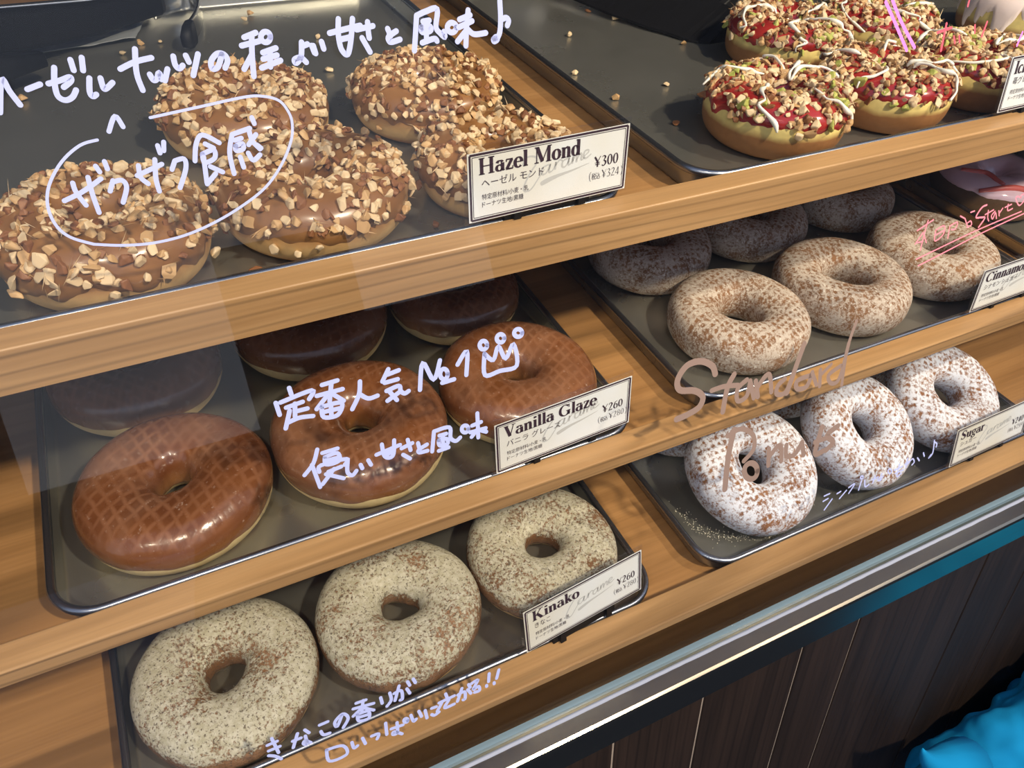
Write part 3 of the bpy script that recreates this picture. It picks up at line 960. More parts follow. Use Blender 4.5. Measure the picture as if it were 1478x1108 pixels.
def paddle(x0, y0, x1, y1, wd, z0, z1, roll):
    """scalloped nylon tongs head"""
    bm = bmesh.new()
    L = Vector((x1 - x0, y1 - y0, 0))
    ln = L.length
    d = L.normalized()
    s_ = Vector((-d.y, d.x, 0))
    out = []
    n = 26
    for side in (1, -1):
        for k in range(n + 1):
            f = k / n if side == 1 else 1 - k / n
            wv = wd * 0.5 * (0.55 + 0.45 * min(1, f * 2.0))
            if f > 0.84: wv *= math.sqrt(max(0.0, 1 - ((f - 0.84) / 0.16) ** 2)) * 0.97 + 0.03
            wv *= 1 + (0.02 * math.sin(f * 30) if 0.5 < f < 0.85 else 0)
            out.append((Vector((x0, y0, 0)) + d * ln * f + s_ * wv * side, f, side))
    rings = []
    for zoff in (0, 0.006):
        ring = []
        for p, f, side in out:
            cup = 0.012 * (f ** 2)
            ring.append(bm.verts.new((p.x * U, p.y * U, (z0 + (z1 - z0) * f + zoff + roll * side * 0.5 + cup) * U)))
        rings.append(ring)
    n2 = len(out)
    for k in range(n2):
        bm.faces.new((rings[0][k], rings[0][(k + 1) % n2], rings[1][(k + 1) % n2], rings[1][k]))
    for ring, sgn in ((rings[0], 1), (rings[1], -1)):
        h_ = n2 // 2
        for k in range(h_ - 1):
            q = (ring[k], ring[k + 1], ring[n2 - 2 - k], ring[n2 - 1 - k])
            bm.faces.new(q if sgn == 1 else q[::-1])
    bmesh.ops.recalc_face_normals(bm, faces=bm.faces)
    return mesh_from(bm, 'tongs_head', M['black'], False)
tg = empty('serving_tongs', SM(1, 0, 0, PANF), 'black nylon tongs lying on the berry tray, tips against the berry donuts', 'tongs')
obj('tongs_head', paddle(1.13, 1.16, 1.385, 0.625, 0.165, 0.05, 0.012, 0.05), tg)
obj('tongs_head', paddle(1.33, 1.18, 1.47, 0.72, 0.15, 0.075, 0.045, 0.04), tg)
obj('arm', bar_mesh([T(1.00, 1.22, 0.07), T(1.08, 1.20, 0.06), T(1.15, 1.12, 0.056)], 0.03 * U, 0.05 * U, M['chrome'], 'arm'), tg)
obj('arm', bar_mesh([T(1.00, 1.22, 0.07), T(1.2, 1.22, 0.085), T(1.34, 1.15, 0.082)], 0.03 * U, 0.05 * U, M['chrome'], 'arm'), tg)

bm = bmesh.new()
nx, ny = 26, 20
gv = [[None] * (ny + 1) for _ in range(nx + 1)]
for a in range(nx + 1):
    for b in range(ny + 1):
        fx, fy = a / nx, b / ny
        x = -0.265 + 0.32 * fx + 0.05 * fy
        y = 1.00 + 0.17 * fy + 0.06 * fx
        z = 0.008 + 0.008 * abs(noise.noise(Vector((fx * 3, fy * 3, 1)))) + 0.003 * noise.noise(Vector((fx * 9, fy * 9, 2)))
        gv[a][b] = bm.verts.new((x * U, y * U, z * U))
for a in range(nx):
    for b in range(ny):
        bm.faces.new((gv[a][b], gv[a + 1][b], gv[a + 1][b + 1], gv[a][b + 1]))
o = obj('reflection_sheet', mesh_from(bm, 'reflection_sheet', M['reflect_sheet']), None, SM(1, 0, 0, PANF))  # sheet added in place of a pale reflection on the glass
md = o.modifiers.new('thickness', 'SOLIDIFY')
md.thickness = 0.0003
tag(o, 'crinkled pale sheet standing for a glass reflection under the black tongs handle, upper left', 'paper')

# ------------------------------------------------------------------ price cards
TK, TN = 0.17, 0.05
def arc(cx, cy, rx, ry, a0, a1, thick=TK, thin=TN, n=16):
    out = []
    for k in range(n + 1):
        a = math.radians(a0 + (a1 - a0) * k / n)
        out.append((cx + rx * math.cos(a), cy + ry * math.sin(a), thin + (thick - thin) * abs(math.cos(a)) ** 1.3))
    return out
def vs(x, y0, y1, w_=TK): return [(x, y0, w_), (x, y1, w_)]
def hs(x0, x1, y, w_=TN): return [(x0, y, w_), (x1, y, w_)]
def dg(x0, y0, x1, y1, w_): return [(x0, y0, w_), (x1, y1, w_)]
def arch(x): return [(x, 0.46, TN), (x + 0.08, 0.60, 0.07), (x + 0.19, 0.645, 0.10), (x + 0.28, 0.58, TK), (x + 0.30, 0.45, TK), (x + 0.30, 0.0, TK)]
b_, x_ = 0.025, 0.64
GL = {
 'H': (0.98, [vs(.2, 0, 1), vs(.76, 0, 1), hs(.04, .37, b_), hs(.04, .37, 1 - b_), hs(.59, .93, b_), hs(.59, .93, 1 - b_), hs(.2, .76, .5)]),
 'a': (0.58, [arc(.27, .47, .16, .17, 165, 20), vs(.43, .06, .5), arc(.25, .2, .17, .18, 60, 340, .15), [(.43, .08, .12), (.50, .03, .06), (.57, .06, .03)]]),
 'z': (0.52, [hs(.06, .45, .625, .06), vs(.075, .48, .65, .05), dg(.40, .62, .10, .04, .15), hs(.05, .47, .035, .07), vs(.455, .02, .2, .05)]),
 'e': (0.53, [arc(.27, .325, .2, .31, 0, 318), hs(.1, .47, .36)]),
 'l': (0.33, [vs(.165, 0, 1), hs(.02, .31, b_), hs(.03, .17, .975)]),
 'M': (1.12, [vs(.17, 0, 1, .05), dg(.2, .97, .53, .06, .18), dg(.53, .06, .86, .97, .05), vs(.91, 0, 1), hs(.04, .30, b_), hs(.04, .30, 1 - b_), hs(.75, 1.08, b_), hs(.85, 1.08, 1 - b_)]),
 'o': (0.56, [arc(.27, .325, .2, .31, 0, 360)]),
 'n': (0.66, [vs(.16, 0, .66), arch(.18), hs(.02, .30, b_), hs(.02, .17, x_), hs(.35, .63, b_)]),
 'd': (0.60, [arc(.24, .325, .17, .31, 30, 330), vs(.43, 0, 1), hs(.28, .44, .975), hs(.43, .56, .03)]),
 'V': (0.84, [dg(.17, .98, .44, .03, .18), dg(.45, .03, .70, .98, .05), hs(.02, .35, 1 - b_), hs(.58, .84, 1 - b_)]),
 'i': (0.33, [vs(.165, 0, .66), hs(.02, .31, b_), hs(.03, .17, x_), [(.165, .80, .17), (.165, .96, .17)]]),
 'G': (0.95, [arc(.46, .5, .36, .47, 45, 335), vs(.74, .06, .42), hs(.56, .88, .43), vs(.77, .68, .97, .05)]),
 'K': (0.92, [vs(.2, 0, 1), hs(.04, .37, b_), hs(.04, .37, 1 - b_), dg(.28, .42, .70, .97, .06), dg(.40, .56, .74, .03, .17), hs(.54, .86, 1 - b_), hs(.58, .92, b_)]),
 'k': (0.62, [vs(.16, 0, 1), hs(.02, .30, b_), hs(.02, .17, .975), dg(.22, .28, .44, .62, .05), dg(.28, .40, .48, .03, .15), hs(.34, .57, x_), hs(.36, .62, b_)]),
 'C': (0.86, [arc(.45, .5, .36, .47, 45, 318), vs(.76, .68, .97, .05)]),
 'm': (0.98, [vs(.16, 0, .66), arch(.18), arch(.50), hs(.02, .30, b_), hs(.02, .17, x_), hs(.36, .60, b_), hs(.68, .95, b_)]),
 'S': (0.68, [smooth_line([(.57, .78, .05), (.48, .93, .06), (.30, .97, .07), (.14, .82, .13), (.19, .63, .17), (.42, .45, .18), (.56, .26, .13), (.44, .05, .07), (.26, .02, .06), (.12, .20, .05)], 4), vs(.58, .72, .98, .04), vs(.10, .02, .28, .04)]),
 'u': (0.66, [[(.15, .64, TK), (.15, .24, TK), (.20, .08, .12), (.30, .03, .07), (.42, .12, .05)], vs(.47, 0, .64), hs(.02, .16, x_), hs(.34, .48, x_), hs(.47, .60, .03)]),
 'g': (0.57, [arc(.24, .45, .17, .20, 0, 360, .14), arc(.26, -.10, .20, .15, 0, 360, .12), dg(.14, .28, .12, .10, .05), [(.12, .10, .07), (.30, .06, .12), (.44, -.02, .10)], dg(.38, .58, .54, .62, .08)]),
 'r': (0.50, [vs(.16, 0, .66), [(.18, .44, TN), (.28, .60, .08), (.42, .58, .15)], hs(.02, .32, b_), hs(.02, .17, x_)]),
 'I': (0.42, [vs(.21, 0, 1), hs(.04, .38, b_), hs(.04, .38, 1 - b_)]),
 'c': (0.50, [arc(.27, .325, .2, .31, 45, 318)]),
 'h': (0.66, [vs(.16, 0, 1), arch(.18), hs(.02, .30, b_), hs(.02, .17, .975), hs(.35, .63, b_)]),
 '0': (0.54, [arc(.26, .48, .18, .46, 0, 360, .14)]),
 '2': (0.54, [smooth_line([(.08, .74, .06), (.16, .92, .07), (.30, .94, .10), (.40, .78, .15), (.32, .50, .12), (.08, .06, .06)], 4), hs(.06, .46, .05, .11)]),
 '3': (0.54, [smooth_line([(.09, .82, .05), (.22, .94, .07), (.38, .80, .14), (.24, .53, .06)], 4), smooth_line([(.22, .53, .06), (.42, .34, .15), (.34, .08, .10), (.20, .02, .07), (.08, .12, .08)], 4)]),
 '4': (0.56, [vs(.36, 0, .95, .14), dg(.34, .93, .05, .28, .06), hs(.04, .52, .26, .08)]),
 '5': (0.54, [hs(.12, .44, .9, .09), vs(.11, .5, .9, .05), smooth_line([(.11, .52, .06), (.28, .60, .08), (.42, .36, .15), (.34, .08, .10), (.20, .02, .07), (.08, .10, .08)], 4)]),
 '6': (0.54, [arc(.27, .30, .18, .28, 0, 360, .13), smooth_line([(.42, .93, .05), (.20, .80, .09), (.10, .40, .14)], 4)]),
 '8': (0.54, [arc(.26, .72, .15, .22, 0, 360, .12), arc(.26, .26, .18, .24, 0, 360, .14)]),
 '9': (0.54, [arc(.25, .66, .18, .28, 0, 360, .13), smooth_line([(.10, .03, .05), (.32, .14, .09), (.42, .56, .14)], 4)]),
 '\u00a5': (0.66, [dg(.06, .97, .33, .46, .15), dg(.33, .46, .58, .97, .06), vs(.33, 0, .48, .14), hs(.12, .54, .40, .06), hs(.12, .54, .24, .06)]),
 '(': (0.3, [smooth_line([(.25, 1.0, .04), (.12, .7, .08), (.10, .4, .09), (.14, .1, .07), (.26, -.18, .04)], 4)]),
 ')': (0.3, [smooth_line([(.05, 1.0, .04), (.17, .7, .08), (.20, .4, .09), (.16, .1, .07), (.04, -.18, .04)], 4)]),
 ' ': (0.34, []),
}
def serif_text(bm, s, x, z, cap, y, wx=None, weight=1.0, slant=0.0):
    adv = sum(GL[c][0] for c in s)
    k = cap if wx is None else wx / adv
    for c in s:
        a, strokes = GL[c]
        for st in strokes:
            ribbon(bm, [(x + (px + slant * py) * k, z + py * cap, pw * weight * (k + cap) / 2) for px, py, pw in st], lambda u, v: (u, y, v), False)
        x += a * k
    return x
def cjk(name, s, x, z, size, y, m, parent, wx=None, slant=0.0):
    cu = bpy.data.curves.new(name, 'FONT')
    cu.body = s
    cu.size = 1.0
    cu.shear = slant
    cu.resolution_u = 3
    tmp = bpy.data.objects.new(name, cu)
    COL.objects.link(tmp)
    bpy.context.view_layer.update()
    dg_ = bpy.context.evaluated_depsgraph_get()
    me = bpy.data.meshes.new_from_object(tmp.evaluated_get(dg_))
    bpy.data.objects.remove(tmp)
    bpy.data.curves.remove(cu)
    xs = [v.co.x for v in me.vertices] or [0, 1]
    x0, x1 = min(xs), max(xs)
    sx = size if wx is None else wx / max(1e-6, x1 - x0)
    for v in me.vertices:
        v.co = Vector((x + (v.co.x - x0) * sx, y, z + v.co.y * size))
    me.materials.clear()
    me.materials.append(m)
    return obj(name, me, parent)

CW, CH = 0.0914, 0.0385
SCRIPT = [  # pale watermark signature, u across 0..1, v up
    [(0.00, 0.75, .04), (0.05, 0.95, .06), (0.17, 0.92, .06), (0.20, 0.74, .05), (0.10, 0.42, .06), (0.02, 0.05, .06), (0.03, -0.12, .06), (0.12, -0.10, .05), (0.22, 0.20, .04), (0.30, 0.45, .04)],
    [(0.36, 0.58, .05), (0.28, 0.52, .06), (0.26, 0.36, .07), (0.31, 0.30, .05), (0.37, 0.44, .05), (0.39, 0.60, .06), (0.37, 0.36, .07), (0.42, 0.36, .04), (0.46, 0.52, .05), (0.47, 0.62, .06), (0.46, 0.40, .07)],
    [(0.47, 0.52, .04), (0.52, 0.66, .06), (0.56, 0.62, .05)],
    [(0.64, 0.66, .05), (0.57, 0.60, .06), (0.56, 0.44, .07), (0.60, 0.40, .05), (0.65, 0.54, .05), (0.66, 0.68, .06), (0.65, 0.46, .07), (0.69, 0.48, .04), (0.72, 0.70, .05), (0.71, 0.48, .07)],
    [(0.71, 0.52, .04), (0.75, 0.70, .06), (0.77, 0.68, .06), (0.77, 0.50, .07)], [(0.77, 0.55, .04), (0.82, 0.73, .06), (0.84, 0.70, .06), (0.84, 0.52, .06), (0.88, 0.56, .04)],
    [(0.88, 0.62, .04), (0.94, 0.72, .05), (0.94, 0.80, .05), (0.89, 0.78, .06), (0.87, 0.62, .07), (0.91, 0.54, .06), (0.98, 0.64, .04)],
    [(0.28, 0.02, .15), (0.36, 0.08, .16), (0.50, 0.16, .11), (0.72, 0.24, .06), (0.96, 0.36, .02)],
]
def card(i, x, y, yaw, title, kana, price, tax, lab, tw, slant=0.0, lines=('特定原材料/小麦・乳', 'ドーナツ生地/黒糖'), kw=0.34, h=0.006, lean=0.0, wide=1.0, hold=0.0):
    cw = CW * wide
    root = empty('price_card', SM(i, x, y, h, yaw) @ Matrix.Rotation(lean, 4, 'X'), lab, 'price card', 'printed price cards on the shelf rails')
    bm = bmesh.new()
    add_box(bm, 0.0018, cw - 0.0018, 0.0, 0.0004, 0.0016, CH - 0.0030)
    pap = obj('card_paper', mesh_from(bm, 'card_paper', M['paper'], False), root)
    bm = bmesh.new()
    add_box(bm, 0.0, cw, 0.0010, 0.0018, 0.0, CH)
    bevel(bm, 0.0003, 1)
    obj('acrylic_sleeve', mesh_from(bm, 'acrylic_sleeve', M['acrylic'], False), root)
    bm = bmesh.new()
    add_box(bm, 0.022, cw - 0.022, 0.0020, 0.0050, -0.0020 - hold, 0.0060)
    for px in (0.026, cw - 0.030):
        add_box(bm, px, px + 0.004, -0.0006, 0.0050, -0.0016 - hold, 0.0014)
    obj('card_holder', mesh_from(bm, 'card_holder', M['black'], False), root)
    # border
    bm = bmesh.new()
    yv = -0.00012
    for ins, wd in ((0.0030, 0.0011), (0.0042, 0.00035)):
        x0, x1, z0, z1 = ins, cw - ins, ins - 0.0004, CH - ins - 0.0008
        for p in ([(x0, z0), (x1, z0)], [(x1, z0), (x1, z1)], [(x1, z1), (x0, z1)], [(x0, z1), (x0, z0)]):
            ribbon(bm, [(a, b, wd) for a, b in p], lambda u, v: (u, yv, v), False)
    tag(obj('border', mesh_from(bm, 'border', M['print'], False), pap), 'dark printed border', None)
    bm = bmesh.new()
    k = 0.42 * cw
    for st in SCRIPT:
        ribbon(bm, [(cw * 0.33 + a * k, CH * 0.36 + b * k * 0.40, c * k * 0.40) for a, b, c in smooth_line(st, 3)], lambda u, v: (u, -0.00010, v), True)
    tag(obj('watermark', mesh_from(bm, 'watermark', M['mark'], False), pap), 'pale grey script watermark', None)
    bm = bmesh.new()
    serif_text(bm, title, 0.0072, CH * 0.645, CH * 0.205, -0.00022, tw * cw, 1.25, slant)
    tag(obj('title_lettering', mesh_from(bm, 'title_lettering', M['print'], False), pap), 'bold dark serif lettering', None)
    if price:
        bm = bmesh.new()
        serif_text(bm, price, cw * 0.765, CH * 0.43, CH * 0.145, -0.00022, cw * 0.158, 1.0)
        serif_text(bm, '\u00a5' + tax, cw * 0.818, CH * 0.265, CH * 0.115, -0.00022, cw * 0.118, 0.55)
        serif_text(bm, '(', cw * 0.735, CH * 0.265, CH * 0.115, -0.00022, cw * 0.018, 0.6)
        serif_text(bm, ')', cw * 0.942, CH * 0.265, CH * 0.115, -0.00022, cw * 0.018, 0.6)
        obj('price_lettering', mesh_from(bm, 'price_lettering', M['print'], False), pap)
        cjk('tax_lettering', '税込', cw * 0.755, CH * 0.270, CH * 0.10, -0.00022, M['print_soft'], pap, cw * 0.055)
    cjk('kana_lettering', kana, 0.0088, CH * 0.485, CH * 0.125, -0.00022, M['print_soft'], pap, cw * kw, slant)
    cjk('small_lettering', lines[0], 0.0088, CH * 0.325, CH * 0.080, -0.00022, M['print_soft'], pap, cw * 0.27, slant)
    cjk('small_lettering', lines[1], 0.0088, CH * 0.225, CH * 0.080, -0.00022, M['print_soft'], pap, cw * 0.24, slant)
card(1, 0.3945, -0.0165, 0.03, 'Hazel Mond', 'ヘーゼル モンド', '\u00a5300', '324', 'white price card reading Hazel Mond, on the top shelf rail', 0.60, kw=0.36, lean=-0.10, wide=1.02)
card(2, 0.3900, -0.0165, 0.055, 'Vanilla Glaze', 'バニラ グレーズ', '\u00a5260', '280', 'white price card reading Vanilla Glaze, on the middle shelf rail', 0.645, kw=0.37, lean=-0.15, wide=1.035)
card(3, 0.381, -0.0240, 0.10, 'Kinako', 'きなこ', '\u00a5260', '280', 'white price card reading Kinako, on the bottom shelf rail', 0.375, kw=0.12, h=0.022, hold=0.0045, lean=-0.24)
card(1, 1.527, -0.020, 0.02, 'Ich', '\u82fa\u30b0\u30ec\u30fc\u30ba', None, None, 'white price card beginning Ich at the right edge of the top shelf', 0.145, kw=0.25, lean=-0.2)
card(2, 1.558, -0.015, 0.02, 'Cinnamon S', 'シナモン シュガー', None, None, 'white price card reading Cinnamon at the right edge of the middle shelf', 0.62, kw=0.40, lean=-0.14)
card(3, 1.498, -0.016, 0.02, 'Sugar', 'シュガー', '\u00a5240', '259', 'white price card reading Sugar at the right end of the bottom shelf', 0.30, kw=0.20, lean=-0.26, h=0.010)

